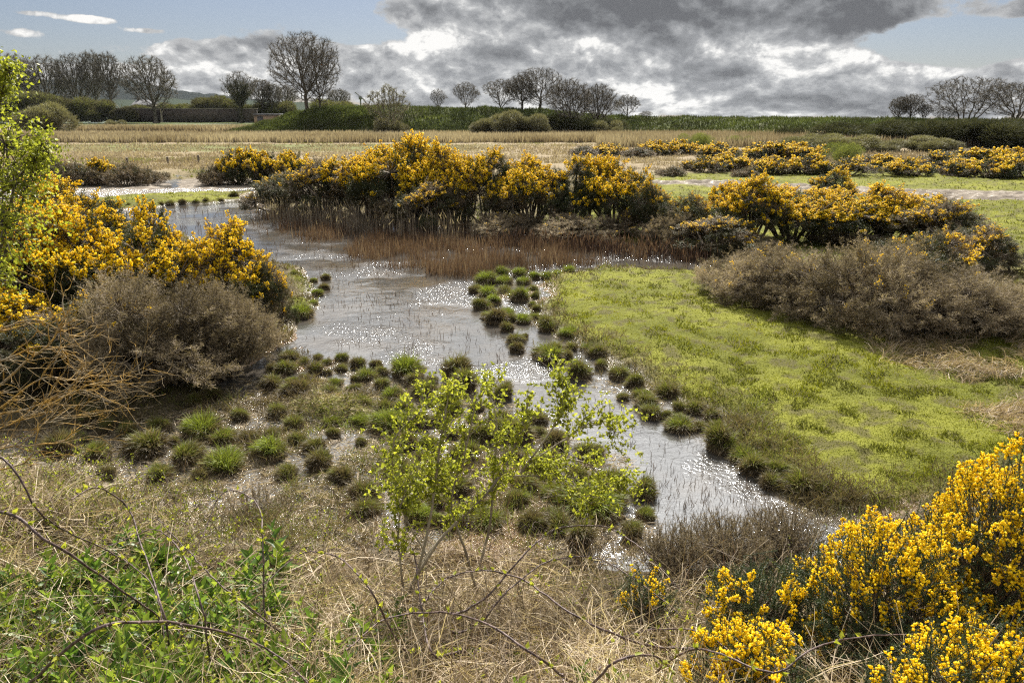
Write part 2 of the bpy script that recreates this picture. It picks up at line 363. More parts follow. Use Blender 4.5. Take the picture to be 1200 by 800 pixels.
def height(X, Y, Z=None):
    if Z is None: Z = zones(X, Y)
    land = np.maximum.reduce([Z['back'], Z['strip'], Z['left'], Z['mound'] , Z['islet']])
    n = fbm(X, Y, 2.2, 4, 11) - .5; n2 = fbm(X, Y, .35, 3, 21) - .5
    h = -.22 + .22 * sstep(-.35, .0, land) + .13 * sstep(0, .5, land)
    h = h + sstep(0, .3, land) * (n * .15 + n2 * .16) + .02 * sstep(0, 2, land)
    mudh = -.016 + (fbm(X, Y, 1.3, 3, 31) - .5) * .20 + (fbm(X, Y, 7.0, 3, 41) - .5) * .12
    mk = sstep(-.1, .5, Z['mud']); h = np.where(land < .0, h * (1 - mk) + mk * mudh, np.where(land < .4, h + 0 * h, h))
    fl = sstep(0, 1.2, np.maximum(Z['flash'], Z['puddleR'])); h = h * (1 - fl) - .03 * fl
    tl = sstep(0, 1, Z['trackL']) * (1 - fl); h = h * (1 - tl) + tl * (.05 + n * .10)
    ruts = sstep(0, .8, Z['track']) * (.07 * np.sin((Y - .02 * X) * 3.2) + n * .1); h = h + ruts
    h = h + rise(X, Y) * (1 + n * .25)
    h = h - .017 * np.maximum(Y - 262, 0)
    return h

def build_ground():
    rows = [1.0]; s = 1.0
    while s < 6500:
        k = 1.0052 if s < 200 else 1.03
        s *= k; rows.append(s)
        if s < 6: s += .03; 
    S = np.array([-40, -20, -10, -5, -2, -.5] + [r for r in rows])
    S = np.unique(np.concatenate([[-60, -30, -15, -8, -4, -2, -1, 0], np.arange(.1, 8, .055), 8 * 1.0052 ** np.arange(0, 640), 8 * 1.0052 ** 640 * 1.035 ** np.arange(1, 160)]))
    S = S[S < 7000]
    nc = 760; uu = np.tan(np.linspace(-1.15, 1.15, nc)) ; uu = uu / uu.max() * 1.6
    Yg = np.repeat(S[:, None], nc, 1); Xg = uu[None, :] * (np.maximum(Yg, 0) * 1.0 + 5.0 + np.maximum(-Yg, 0) * .8)
    X = Xg.ravel(); Y = Yg.ravel(); Z = zones(X, Y); H = height(X, Y, Z)
    nr = len(S); i = np.arange(nr - 1)[:, None] * nc + np.arange(nc - 1)[None]; F = np.stack([i, i + 1, i + nc + 1, i + nc], -1).reshape(-1, 4)
    # albedo of the soil / turf itself, by zone
    n1 = fbm(X, Y, .8, 4, 51); n2 = fbm(X, Y, 5, 3, 61); n3 = fbm(X, Y, .12, 3, 71)
    def c(*a): return np.array(a)[None]
    def lerp(a, b, t): return a * (1 - t[:, None]) + b * t[:, None]
    col = np.zeros((len(X), 3)) + c(.15, .125, .07)                        # rough grass
    col = lerp(col, c(.27, .215, .13) + np.zeros_like(col), sstep(.4, .62, n1) * sstep(45, 60, Y))
    green = lerp(c(.105, .112, .020) + 0 * col, c(.160, .165, .026), sstep(.3, .7, n1)); green = lerp(green, c(.085, .075, .035), sstep(.50, .68, n2) * .8)
    g = np.maximum.reduce([sstep(-.1, .5, Z['lawnR']), sstep(-.2, .6, Z['field']), sstep(0, .4, Z['strip']), sstep(0, .5, Z['mound']) * .7, sstep(0, .3, Z['islet'])])
    col = lerp(col, green, g)
    muc = lerp(c(.085, .068, .045) + 0 * col, c(.16, .13, .085), sstep(.4, .7, n2))
    muc = lerp(muc, c(.17, .085, .03) + 0 * col, sstep(.62, .72, fbm(X, Y, .5, 2, 81)) * .6)
    land = np.maximum.reduce([Z['back'], Z['strip'], Z['left'], Z['mound'], Z['islet']])
    wetm = 1 - sstep(.0, .45, land); col = lerp(col, muc, wetm)
    trk = np.maximum(sstep(0, .5, Z['track']), sstep(0, .6, Z['trackL'])) * sstep(.25, .45, n1 + .2)
    col = lerp(col, lerp(c(.22, .19, .155) + 0 * col, c(.13, .11, .09), sstep(.4, .6, n2)), trk)
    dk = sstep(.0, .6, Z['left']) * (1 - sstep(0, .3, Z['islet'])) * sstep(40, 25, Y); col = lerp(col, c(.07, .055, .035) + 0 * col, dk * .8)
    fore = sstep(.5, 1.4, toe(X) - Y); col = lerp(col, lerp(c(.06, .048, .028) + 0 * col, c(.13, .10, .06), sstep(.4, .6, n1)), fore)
    # distant strips of straw, green and ploughed soil
    d1 = sstep(46, 52, Y) * (1 - sstep(-1, 2, Z['field'])); col = lerp(col, lerp(c(.17, .135, .085) + 0 * col, c(.25, .20, .13), n2), d1 * .85)
    s1 = sstep(70, 73, Y) * sstep(88, 84, Y) * sstep(0, -8, X); col = lerp(col, c(.10, .12, .035) + 0 * col, s1 * .8)
    s2 = sstep(140, 160, Y); col = lerp(col, lerp(c(.26, .21, .15) + 0 * col, c(.13, .15, .05), sstep(.45, .55, n3)), s2)
    s3 = sstep(195, 205, Y); col = lerp(col, c(.10, .13, .03) + 0 * col, s3)
    wet = np.clip(wetm * (1 - fore) + .55 * trk * sstep(.5, .3, n2), 0, 1)
    m, t, o = mat_new('ground_soil')
    ac = t.node('ShaderNodeAttribute', attribute_name='albedo'); aw = t.node('ShaderNodeAttribute', attribute_name='rnd')
    geo = t.node('ShaderNodeNewGeometry'); P = geo.outputs['Position']
    a = t.noise(P, 9, 5, .7); b = t.noise(P, 38, 4, .7)
    f = t.math('MULTIPLY_ADD', a, .9, t.math('MULTIPLY', b, .7)); f = t.math('ADD', f, .2)
    cc = t.vmath('SCALE', ac.outputs['Color']); t.l.new(f, cc.node.inputs['Scale'])
    p = t.node('ShaderNodeBsdfPrincipled'); t.l.new(cc, p.inputs['Base Color'])
    ro = t.smooth(t.math('SUBTRACT', aw.outputs['Fac'], t.math('MULTIPLY', t.math('SUBTRACT', a, .5), 1.2)), .3, .8, .95, .22); t.l.new(ro, p.inputs['Roughness'])
    t.l.new(t.smooth(aw.outputs['Fac'], .2, .8, .08, .5), p.inputs['Specular IOR Level'])
    bm = t.node('ShaderNodeBump'); bm.inputs['Strength'].default_value = .9; bm.inputs['Distance'].default_value = .05
    t.l.new(t.math('ADD', t.math('MULTIPLY', a, 1.0), t.math('MULTIPLY', b, .6)), bm.inputs['Height']); t.l.new(bm.outputs[0], p.inputs['Normal'])
    t.l.new(p.outputs[0], o.inputs[0])
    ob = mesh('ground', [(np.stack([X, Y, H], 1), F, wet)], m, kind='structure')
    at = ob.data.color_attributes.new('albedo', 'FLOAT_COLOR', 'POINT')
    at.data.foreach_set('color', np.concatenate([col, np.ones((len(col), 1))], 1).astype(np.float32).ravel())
    smooth_all(ob)
    # water: one sheet at level zero, showing wherever the ground dips below it
    m, t, o = mat_new('pond_water'); geo = t.node('ShaderNodeNewGeometry'); P = geo.outputs['Position']
    p = t.node('ShaderNodeBsdfPrincipled')
    sil = t.noise(P, .9, 4, .6); c_ = t.mix(t.smooth(sil, .4, .65), c4(.046, .044, .041), c4(.066, .056, .044)); t.l.new(c_, p.inputs['Base Color'])
    p.inputs['Roughness'].default_value = .07; p.inputs['IOR'].default_value = 1.95
    a = t.noise(t.vmath('MULTIPLY', P, (1, 1, 1)), 16, 3, .6, .4); b = t.noise(P, 2.2, 3, .5); calm = t.smooth(t.noise(P, .42, 3, .5), .46, .60, .12, 1.0)
    hgt = t.math('ADD', t.math('MULTIPLY', t.math('MULTIPLY', a, calm), .025), t.math('MULTIPLY', b, .012))
    bm = t.node('ShaderNodeBump'); bm.inputs['Strength'].default_value = 1; bm.inputs['Distance'].default_value = 1.0
    t.l.new(hgt, bm.inputs['Height']); t.l.new(bm.outputs[0], p.inputs['Normal']); t.l.new(p.outputs[0], o.inputs[0])
    V = np.array([[-90, 3.0, 0], [90, 3.0, 0], [90, 66, 0], [-90, 66, 0]], float)
    mesh('water', [(V, np.array([[0, 1, 2, 3]]), None)], m, kind='structure')
build_ground()

# ---- grass embankment and mound beyond the reeds (terrain)
def ridge(name, prof, Yf, Yb, mat, top_flat=4.0, seed=0, z0=-.3, step=1.0):
    """prof: list of (px, py of the crest, front foot py)"""
    pxs = np.arange(prof[0][0], prof[-1][0], step)
    top = np.interp(pxs, [p[0] for p in prof], [p[1] for p in prof]); foot = np.interp(pxs, [p[0] for p in prof], [p[2] for p in prof])
    V = []
    for px, tp, fp in zip(pxs, top, foot):
        x0, y0 = G0(px, fp, .1); yc = y0 + Yf
        zt = AT(px, tp, yc)[2]; col_ = []
        for k, s in enumerate(np.linspace(0, 1, 14)):
            yy = y0 + s * (yc - y0); zz = z0 + (zt - z0) * (1 - (1 - s) ** 1.7) if s < 1 else zt
            xx = (px - 600) / FPX * (ray(px, 140)[1] ** -1) * yy; col_.append((xx, yy, zz))
        for yy, zz in ((yc + top_flat, zt - .05), (yc + top_flat + 8, zt * .4 - .2), (yc + top_flat + 14, z0 - .4)):
            col_.append(((px - 600) / FPX / ray(px, 140)[1] * yy, yy, zz))
        V.append(col_)
    V = np.array(V); nx, nk, _ = V.shape
    n = fbm(V[..., 0], V[..., 1] + V[..., 2] * 2, .5, 4, seed) - .5; V[..., 2] += n * .95 * (V[..., 2] > .3); V[..., 1] += n * .5
    i = np.arange(nx - 1)[:, None] * nk + np.arange(nk - 1)[None]; F = np.stack([i, i + nk, i + nk + 1, i + 1], -1).reshape(-1, 4)
    o = smooth_all(mesh(name, [(V.reshape(-1, 3), F, None)], mat, kind='structure')); return o, V
def mat_turf(name, a, b, c, scale=1.2):
    m, t, o = mat_new(name); geo = t.node('ShaderNodeNewGeometry'); P = geo.outputs['Position']
    n1 = t.noise(P, scale, 6, .7); n2 = t.noise(P, scale * .12, 3, .5)
    cc = t.mix(t.smooth(n1, .35, .65), c4(*a), c4(*b)); cc = t.mix(t.smooth(n2, .5, .65, 0, .6), cc, c4(*c))
    p = t.node('ShaderNodeBsdfPrincipled'); t.l.new(cc, p.inputs['Base Color']); p.inputs['Roughness'].default_value = .9; p.inputs['Specular IOR Level'].default_value = .1
    bm = t.node('ShaderNodeBump'); bm.inputs['Strength'].default_value = 1; bm.inputs['Distance'].default_value = .5; t.l.new(n1, bm.inputs['Height']); t.l.new(bm.outputs[0], p.inputs['Normal'])
    t.l.new(p.outputs[0], o.inputs[0]); return m
M['turf'] = mat_turf('bank_turf', (.048, .062, .024), (.105, .125, .042), (.10, .085, .055))
emb, embV = ridge('embankment', [(330, 152, 156), (345, 137, 157), (400, 127, 159), (430, 125, 160), (560, 127, 160), (640, 130, 159), (700, 136, 158), (760, 138, 157), (900, 139, 162), (1200, 142, 168), (2200, 146, 170)], 9, 20, M['turf'], seed=5)
mnd, mndV = ridge('mound', [(255, 155.5, 156), (300, 147, 157), (330, 138, 157.5), (362, 129, 158), (400, 126, 159), (440, 127, 160), (480, 140, 160), (500, 155, 160)], 6.5, 18, M['turf'], seed=9)

def build_hill():
    n = 500; px = np.linspace(-900, 1500, n)
    top = np.interp(px, [-900, -100, 60, 145, 200, 235, 330, 420, 520, 1500], [104, 100, 95, 93, 105, 110, 121, 124.5, 150, 150])
    V = []
    for i, (p, t_) in enumerate(zip(px, top)):
        for k, s in enumerate(np.linspace(0, 1, 12)):
            D = 1000 + 500 * s; zt = AT(p, t_, 1500)[2]
            V.append((((p - 600) / FPX / ray(p, 120)[1]) * D, D, -16 + (zt + 16) * s ** .8))
        V.append((((p - 600) / FPX / ray(p, 120)[1]) * 1800, 1800, -40))
    V = np.array(V).reshape(n, 13, 3); V[..., 2] += (fbm(V[..., 0], V[..., 1], .02, 4, 3) - .5) * 4 * (np.arange(13)[None] > 2)
    V[:, 9:12, 2] += (vnoise(V[:, 9:12, 0] * .25, V[:, 9:12, 1], 4)) * 4
    i = np.arange(n - 1)[:, None] * 13 + np.arange(12)[None]; F = np.stack([i, i + 13, i + 14, i + 1], -1).reshape(-1, 4)
    m, t, o = mat_new('hill_cover'); geo = t.node('ShaderNodeNewGeometry'); P = geo.outputs['Position']
    sp = t.node('ShaderNodeSeparateXYZ'); t.l.new(P, sp.inputs[0])
    n1 = t.noise(P, .012, 5, .6); wood = t.smooth(t.math('ADD', t.math('MULTIPLY', sp.outputs[2], .035), n1), 1.05, 1.25)
    cc = t.mix(wood, c4(.034, .046, .034), c4(.014, .019, .022)); cc = t.mix(t.smooth(t.noise(P, .3, 3), .4, .7, 0, .5), cc, c4(.06, .06, .045))
    p = t.node('ShaderNodeBsdfPrincipled'); t.l.new(cc, p.inputs['Base Color']); p.inputs['Roughness'].default_value = 1; p.inputs['Specular IOR Level'].default_value = 0
    t.l.new(p.outputs[0], o.inputs[0])
    smooth_all(mesh('hills', [(V.reshape(-1, 3), F, None)], m, kind='structure'))
build_hill()

def embz(px, which):
    """crest point of embankment (which=embV/mndV) under a picture column"""
    V = which; u = (px - 600) / FPX / ray(px, 140)[1]; j = np.argmin(abs(V[:, 13, 0] / V[:, 13, 1] - u)); return V[j, 13].copy()

# ------------------------------------------------------------------ stuff: blades of every kind
def near_scatter(n, x0, x1, y0, y1, g, pw=1.0):
    px = g.uniform(x0, x1, n); py = y0 + (y1 - y0) * g.uniform(0, 1, n) ** pw
    X, Y = GA(px, py); return X, Y
def blade_field(name, X, Y, H, hgt, wid, lean, rnd, mat, g, **props):
    B = np.stack([X, Y, H], 1); d = np.stack([g.normal(size=len(X)) * lean, g.normal(size=len(X)) * lean, np.ones(len(X))], 1)
    d2 = norm(d + np.stack([g.normal(size=len(X)) * lean, g.normal(size=len(X)) * lean, -.25 * np.ones(len(X)) * lean], 1)); d = norm(d)
    M_ = B + d * (hgt * .55)[:, None]; T = M_ + d2 * (hgt * .5)[:, None]
    return mesh(name, bent_blades(B, M_, T, wid, g, rnd), mat, kind='stuff', **props)

def build_stuff():
    g = np.random.default_rng(11)
    # short lawn turf
    X, Y = near_scatter(520000, -60, 1290, 205, 640, g, .9); Z = zones(X, Y)
    gf = np.maximum.reduce([sstep(-.15, .35, Z['lawnR']), sstep(-.1, .3, Z['strip']) * .9, sstep(0, .5, Z['mound']) * .55, sstep(0, .2, Z['islet']), sstep(0, 1, Z['field']) * .8 * (1 - sstep(-.2, .3, Z['track']))])
    pn = fbm(X, Y, 1.6, 4, 91); pm = fbm(X, Y, .55, 3, 92); keep = g.uniform(size=len(X)) < gf * (.55 + .9 * (pn - .25))
    X, Y, pn, pm, gf = X[keep], Y[keep], pn[keep], pm[keep], gf[keep]; Z = {k: v[keep] for k, v in Z.items()}; H = height(X, Y, Z)
    D = np.hypot(X, Y); tuf = sstep(.50, .66, fbm(X, Y, 3.1, 3, 93)); hg = (.020 + .036 * tuf) * g.uniform(.6, 1.4, len(X)) * (1 + .02 * D)
    brn = sstep(.56, .70, fbm(X, Y, 1.2, 4, 94)); rn = np.clip(.34 + .75 * (pm - .2) + .35 * (pn - .5) - .20 * tuf - .20 * brn + g.normal(size=len(X)) * .14 - .25 * sstep(.8, .0, Z['lawnR']) * sstep(30, 20, Y), 0, 1)
    blade_field('short_grass', X, Y, H - .01, hg, .0010 * D + .002, .55, rn, M['lawn'], g)
    # sedgy edge and marsh sward, brown-olive
    X, Y = near_scatter(300000, -80, 1290, 300, 700, g, 1); Z = zones(X, Y)
    land = np.maximum.reduce([Z['back'], Z['left'], Z['mound'], Z['islet'], Z['strip']])
    edge = sstep(-.05, .15, land) * sstep(1.0, .2, land)
    mz = sstep(0, .4, Z['mud']) * sstep(.53, .62, fbm(X, Y, 1.3, 3, 31)) * .5 * (land < .2)
    w = np.maximum.reduce([edge * .8, mz, sstep(0, .5, Z['left']) * .25, sstep(0, .5, Z['mound']) * .3, .20 * sstep(.1, 1.0, toe(X) - Y) * sstep(2.5, .5, toe(X) - Y)]); keep = g.uniform(size=len(X)) < w
    X, Y = X[keep], Y[keep]; H = np.maximum(height(X, Y), 0); D = np.hypot(X, Y)
    rn = np.clip(.25 + (fbm(X, Y, .9, 3, 95) - .45) * 1.1 + g.normal(size=len(X)) * .16, 0, .95)
    hum = sstep(.45, .65, fbm(X, Y, 2.3, 3, 97)); blade_field('marsh_sedge', X, Y, H - .01, g.uniform(.04, .11, len(X)) * (1 + 1.5 * hum), .0009 * D + .001, .8, rn, M['tussock'], g)
    # flattened bleached litter on the mud
    n = 34000; X, Y = near_scatter(n * 2, -60, 780, 440, 650, g); Z = zones(X, Y); k_ = (Z['mud'] > 0) & (g.uniform(size=len(X)) < .55); X, Y = X[k_], Y[k_]
    H = np.maximum(height(X, Y), 0) + .008; a = g.uniform(0, 6.28, len(X)); L = g.uniform(.04, .16, len(X)); d = np.stack([np.cos(a), np.sin(a), g.uniform(-.05, .35, len(X))], 1)
    B = np.stack([X, Y, H], 1); mesh('grass_litter', [tri_blades(B, B + d * L[:, None], .008, g, g.uniform(0, .9, len(X)))], M['straw'], kind='stuff')
    # brown rush standing in the pond
    X, Y = near_scatter(330000, 270, 850, 246, 332, g, 1); Z = zones(X, Y)
    nn = fbm(X, Y, .55, 4, 101); u = X / Y * FPX + 600
    dn = sstep(-.3, .5, Z['rush']) * sstep(.40, .50, fbm(X, Y, 1.6, 3, 105) + .03) * sstep(.42, .56, nn + .10 * sstep(640, 560, u) - .10 * sstep(600, 680, u)) + .02 * (Z['rush'] > 0)
    k_ = g.uniform(size=len(X)) < dn * .24; X, Y, nn, u = X[k_], Y[k_], nn[k_], u[k_]; D = np.hypot(X, Y)
    hg = g.uniform(.10, .42, len(X)) * (.6 + nn); rn = np.clip(g.normal(size=len(X)) * .26 + .42 + (fbm(X, Y, .8, 2, 106) - .5) * .6, 0, 1)
    blade_field('rush_bed', X, Y, 0 * X - .05, hg, .0006 * D + .001, .12, rn, M['rush'], g)
    # taller pale reeds against the gorse
    for nm, n, x0, x1, ya, yb, h0, h1 in (('reed_fringe', 1100, 300, 560, 256, 286, .35, .95), ('rush_fringe', 1500, 560, 850, 282, 306, .2, .5)):
        px = x0 + (x1 - x0) * g.beta(1.5, 1.8, n); py = ya + (yb - ya) * (px - x0) / (x1 - x0) + g.normal(size=n) * 4
        P = np.array([G0(a, b) for a, b in zip(px, py)]); X, Y = P[:, 0], P[:, 1]
        hg = g.uniform(h0, h1, n); B = np.stack([X, Y, 0 * X - .05], 1); d = np.stack([g.normal(size=n) * .05, g.normal(size=n) * .05, np.ones(n)], 1); T = B + d * hg[:, None]
        parts = [tubes(B, T, .008, .004, 3, g.uniform(0, .9, n))]
        pl = T[::2]; parts.append(tri_blades(pl - [0, 0, .04], pl + np.stack([g.normal(size=len(pl)) * .05, g.normal(size=len(pl)) * .05, np.full(len(pl), .14)], 1), .028, g, g.uniform(.2, .7, len(pl))))
        mesh(nm, parts, M['reed'] if nm == 'reed_fringe' else M['rush'], kind='stuff')
    # dark stubs poking out of open water
    X, Y = near_scatter(26000, 140, 960, 240, 620, g, 1); Z = zones(X, Y); land = np.maximum.reduce([Z['back'], Z['left'], Z['mound'], Z['islet'], Z['strip']])
    k_ = (land < -.15) & (Z['mud'] < -.1) & (g.uniform(size=len(X)) < sstep(.38, .60, fbm(X, Y, .9, 3, 111)) * .9 * (.55 + .45 * sstep(13, 20, Y)) + .06); X, Y = X[k_], Y[k_]; n = len(X)
    hg = g.uniform(.03, .16, n) * (1 + .9 * sstep(16, 26, Y)); blade_field('rush_stubs', X, Y, 0 * X - .02, hg, np.hypot(X, Y) * .0007 + .002, .28, g.uniform(0, .35, n), M['rush'], g)
    X, Y = near_scatter(110000, -100, 1290, 205, 420, g, 1); Z = zones(X, Y)
    land = np.maximum(Z['back'], Z['left']); w_ = (land > .1) * (Z['lawnR'] < .2) * (Z['field'] < .3) * (Z['trackL'] < 0) * (Z['islet'] < 0); k_ = g.uniform(size=len(X)) < w_ * .75; X, Y = X[k_], Y[k_]; H = height(X, Y); D = np.hypot(X, Y)
    rn = np.clip(.32 + (fbm(X, Y, .5, 3, 99) - .5) * 1.3 + g.normal(size=len(X)) * .12, 0, .9)
    blade_field('rough_sward', X, Y, H - .01, g.uniform(.06, .2, len(X)), .0012 * D + .002, .7, rn, M['tussock'], g)
    # distant reed beds and straw grassland
    def far(name, n, px0, px1, py0, py1, h, w, lean, lo, hi, mat, seed, thr=.0):
        gg = np.random.default_rng(seed); px = gg.uniform(px0, px1, n); py = gg.uniform(py0, py1, n)
        u = (px - 600) / FPX; v = (400 - py) / FPX; dy = math.cos(PITCH) + v * math.sin(PITCH); dz = -math.sin(PITCH) + v * math.cos(PITCH); t = (.1 - CAMZ) / dz
        X, Y = u * t, dy * t
        if thr: k = fbm(X, Y, .35, 3, seed) > thr; X, Y = X[k], Y[k]
        rn = np.clip(gg.uniform(lo, hi, len(X)) + (fbm(X, Y, .12, 3, seed + 1) - .5) * .8, 0, 1)
        Z = zones(X, Y); ok = (Z['field'] < 0) & (Z['trackL'] < 0) & (Z['flash'] < 0); X, Y, rn = X[ok], Y[ok], rn[ok]
        blade_field(name, X, Y, 0 * X + .05, gg.uniform(.6, 1.15, len(X)) * h, w * (Y / 100), lean, rn, mat, gg)
    far('reed_bed', 60000, -60, 860, 160, 168, .95, .14, .07, .15, .75, M['reed'], 201)
    far('reed_bed', 30000, 40, 470, 152.5, 155.5, 1.1, .16, .07, .0, .7, M['reed'], 202)
    far('reed_bed', 30000, 700, 1290, 163, 174, 1.2, .15, .1, .0, .6, M['reed'], 203)
    far('reed_bed', 14000, 560, 800, 160, 164, .7, .14, .1, .1, .6, M['reed'], 208)
    far('straw_grass', 60000, -60, 860, 170, 200, .38, .12, .5, .0, .8, M['reed'], 204, .38)
    far('straw_grass', 18000, 850, 1290, 178, 200, .5, .12, .5, .0, .5, M['reed'], 205, .35)
    far('green_grass', 16000, -60, 700, 166, 172, .22, .12, .5, .2, .7, M['tussock'], 206, .42)
    far('rough_grass', 26000, -60, 320, 186, 210, .3, .10, .6, .2, .8, M['tussock'], 207, .5)
    # turf on the banks
    for V, nm, n in ((embV, 'bank_grass', 90000), (mndV, 'mound_grass', 30000)):
        gg = np.random.default_rng(5); a = gg.uniform(0, V.shape[0] - 1.001, n); b = gg.uniform(0, 14.5, n); i, j = a.astype(int), b.astype(int); fa, fb = (a - i)[:, None], (b - j)[:, None]
        P = (V[i, j] * (1 - fa) + V[i + 1, j] * fa) * (1 - fb) + (V[i, j + 1] * (1 - fa) + V[i + 1, j + 1] * fa) * fb
        d = norm(np.stack([gg.normal(size=n) * .4, gg.normal(size=n) * .4, np.ones(n)], 1)); L = gg.uniform(.2, .55, n)
        rn = np.clip(.3 + (fbm(P[:, 0], P[:, 1] + P[:, 2] * 3, .25, 3, 33) - .5) * 1.0 + gg.normal(size=n) * .14, 0, .9)
        mesh(nm, [tri_blades(P - [0, 0, .05], P + d * L[:, None], .16, gg, rn)], M['bank_blades'], kind='stuff')
build_stuff()

# ------------------------------------------------------------------ trees
def colonize(seed, env, nat=900, step=.03, kill=.045, trunk=((0, 0, .25),), trop=.25, lean=.10, iters=70):
    """space colonisation in unit space: env(P)->bool picks the crown volume. Returns nodes, parents, radii"""
    g = np.random.default_rng(seed); A = g.uniform([-.8, -.8, 0], [.8, .8, 1.02], (nat * 14, 3)); A = A[env(A)][:nat]
    N, par = [], []
    for (tx, ty, tz) in trunk:
        b = np.array([tx * .3, ty * .3, -.02]); t = np.array([tx, ty, tz]); k = max(int(tz / step), 2); last = -1
        for i in range(k + 1):
            f = i / k; N.append(b + (t - b) * f + g.normal(size=3) * .004 * (i > 0)); par.append(last); last = len(N) - 1
    N = list(N); gate = 0
    d2 = np.full(len(A), 9e9); nn = np.zeros(len(A), int)
    for j, p in enumerate(N):
        if p[2] < min(t[2] for t in trunk) * .55: continue
        e = ((A - p) ** 2).sum(1); m = e < d2; d2[m] = e[m]; nn[m] = j
    for it in range(iters):
        act = d2 > kill ** 2; A, d2, nn = A[act], d2[act], nn[act]
        if len(A) == 0: break
        src = np.unique(nn); new = []
        for j in src:
            q = A[nn == j] - N[j]; d = norm(q).mean(0); rad = np.array([N[j][0], N[j][1], N[j][2] * .7 + .05]); rad /= np.linalg.norm(rad) + 1e-6
            d = d + rad * trop + g.normal(size=3) * lean; d /= np.linalg.norm(d) + 1e-9; new.append((j, N[j] + d * step))
        for j, p in new:
            N.append(p); par.append(j); e = ((A - p) ** 2).sum(1); m = e < d2; d2[m] = e[m]; nn[m] = len(N) - 1
    N = np.array(N); par = np.array(par); w = np.zeros(len(N)); kids = np.bincount(par[par >= 0], minlength=len(N)); w[kids == 0] = 1
    for j in range(len(N) - 1, -1, -1):
        if par[j] >= 0: w[par[j]] += w[j]
    return N, par, w, kids
def tree_template(name, seed, H, W, label, cat='tree', mat='bark', twigmin=.02, rk=.0017, buds=0, budcol=(.2, .6), budmat='sallow', budsize=.12, ivy=0, zlo=.28, shape=1.0, twl=.055, ntw=6, **kw):
    def env(P):
        r = np.hypot(P[:, 0], P[:, 1]) / .5; z = (P[:, 2] - zlo) / (1 - zlo)
        prof = np.where(z > .45, np.sqrt(np.clip(1 - ((z - .45) / .55) ** 2, 0, 1)), np.clip(.30 + .70 * (np.clip(z, 0, 1) / .45) ** shape, 0, 1))
        rim = prof * (.68 + .6 * vnoise(np.arctan2(P[:, 1], P[:, 0]) * 1.9 + 9, P[:, 2] * 5, seed)); P = P + 0 * P; z = z / (.82 + .36 * vnoise(P[:, 0] * 5 + 3, P[:, 1] * 5, seed + 2))
        return (z > 0) & (z < 1) & (r < rim) & ((r > rim * .25) | (z > .55))
    N, par, w, kids = colonize(seed, env, **kw); S = np.array([W, W, H]); g = np.random.default_rng(seed + 1)
    N = N * S; k = par >= 0; P0, P1 = N[par[k]], N[k]; r = np.maximum(rk * H * (w / 1.0) ** .42, twigmin); r1 = r[k]; r0 = np.minimum(r[par[k]], r1 * 1.35)
    flare = 1 + .6 * np.exp(-P0[:, 2] / (H * .03)); r0 = r0 * flare
    big = w[k] > w.max() * .12
    root = empty(name, (0, 0, 0), label, cat); mesh('trunk', [tubes(P0[big], P1[big], r0[big], r1[big], 7)], M[mat], root)
    parts = [tubes(P0[~big], P1[~big], r0[~big], r1[~big], 4, np.full((~big).sum(), .15))]
    tip = np.where((w <= 3) & (par >= 0))[0]; ti = np.repeat(tip, ntw); n = len(ti); dirn = norm(N[ti] - N[par[ti]]); d = norm(dirn + g.normal(size=(n, 3)) * .5 + [0, 0, .25]); L = twl * H * g.uniform(.5, 1.3, n)
    mid = N[ti] + d * (L * .5)[:, None]; e = mid + norm(d + g.normal(size=(n, 3)) * .35)* (L * .5)[:, None]
    parts += [tubes(N[ti], mid, twigmin * .7, twigmin * .5, 3, g.uniform(.1, .7, n)), tubes(mid, e, twigmin * .5, twigmin * .25, 3, g.uniform(.1, .7, n))]
    mesh('crown', parts, M['twig'], root)
    if buds:
        idx = g.integers(0, n, buds); P = N[ti[idx]] + (e[idx] - N[ti[idx]]) * g.uniform(.2, 1.1, (buds, 1)) + g.normal(size=(buds, 3)) * budsize * .5
        mesh('foliage', [tri_blades(P, P + rdir(buds, g) * budsize * 1.2, budsize * .7, g, g.uniform(*budcol, buds))], M[budmat], root)
    if ivy:
        idx = g.choice(np.where(w > 6)[0], ivy); P = N[idx] + rdir(ivy, g) * (r[idx][:, None] + .25) * g.uniform(.5, 2.5, (ivy, 1))
        mesh('ivy', [tri_blades(P, P + rdir(ivy, g) * .3, .25, g, g.uniform(0, 1, ivy))], M['ivy'], root)
    return root
TT = {}
TT['fan'] = tree_template('bare_tree', 3, 12, 11, 'x', twigmin=.022, zlo=.12, nat=2200, trunk=((0, 0, .16), (.03, .02, .3)), buds=2500, budsize=.07, budcol=(0, .3))
TT['tall'] = tree_template('bare_tree', 8, 20, 9, 'x', twigmin=.040, zlo=.30, nat=1100, trunk=((0, 0, .5), (.12, .05, .55), (-.12, 0, .5)), trop=.4, buds=2000, budsize=.12, budcol=(0, .35))
TT['tall2'] = tree_template('bare_tree', 15, 20, 12, 'x', twigmin=.040, zlo=.18, nat=1500, trunk=((0, 0, .32),), trop=.35, buds=2500, budsize=.12, budcol=(0, .35))
TT['multi'] = tree_template('bare_tree', 21, 9, 11, 'x', twigmin=.020, zlo=.18, shape=.7, nat=2000, trunk=((-.12, 0, .3), (-.04, .05, .32), (.05, -.04, .3), (.13, .03, .32), (.2, 0, .3)), trop=.45, buds=2500, budsize=.07, budcol=(0, .3))
TT['round'] = tree_template('bare_tree', 33, 8, 7, 'x', twigmin=.020, zlo=.2, shape=.6, nat=1300, trunk=((0, 0, .14), (.05, .0, .2)), buds=2500, budsize=.07, budcol=(.1, .5))
TT['ivy'] = tree_template('ivy_clad_tree', 41, 16, 9, 'x', twigmin=.025, zlo=.3, nat=700, trunk=((0, 0, .4),), ivy=7000)
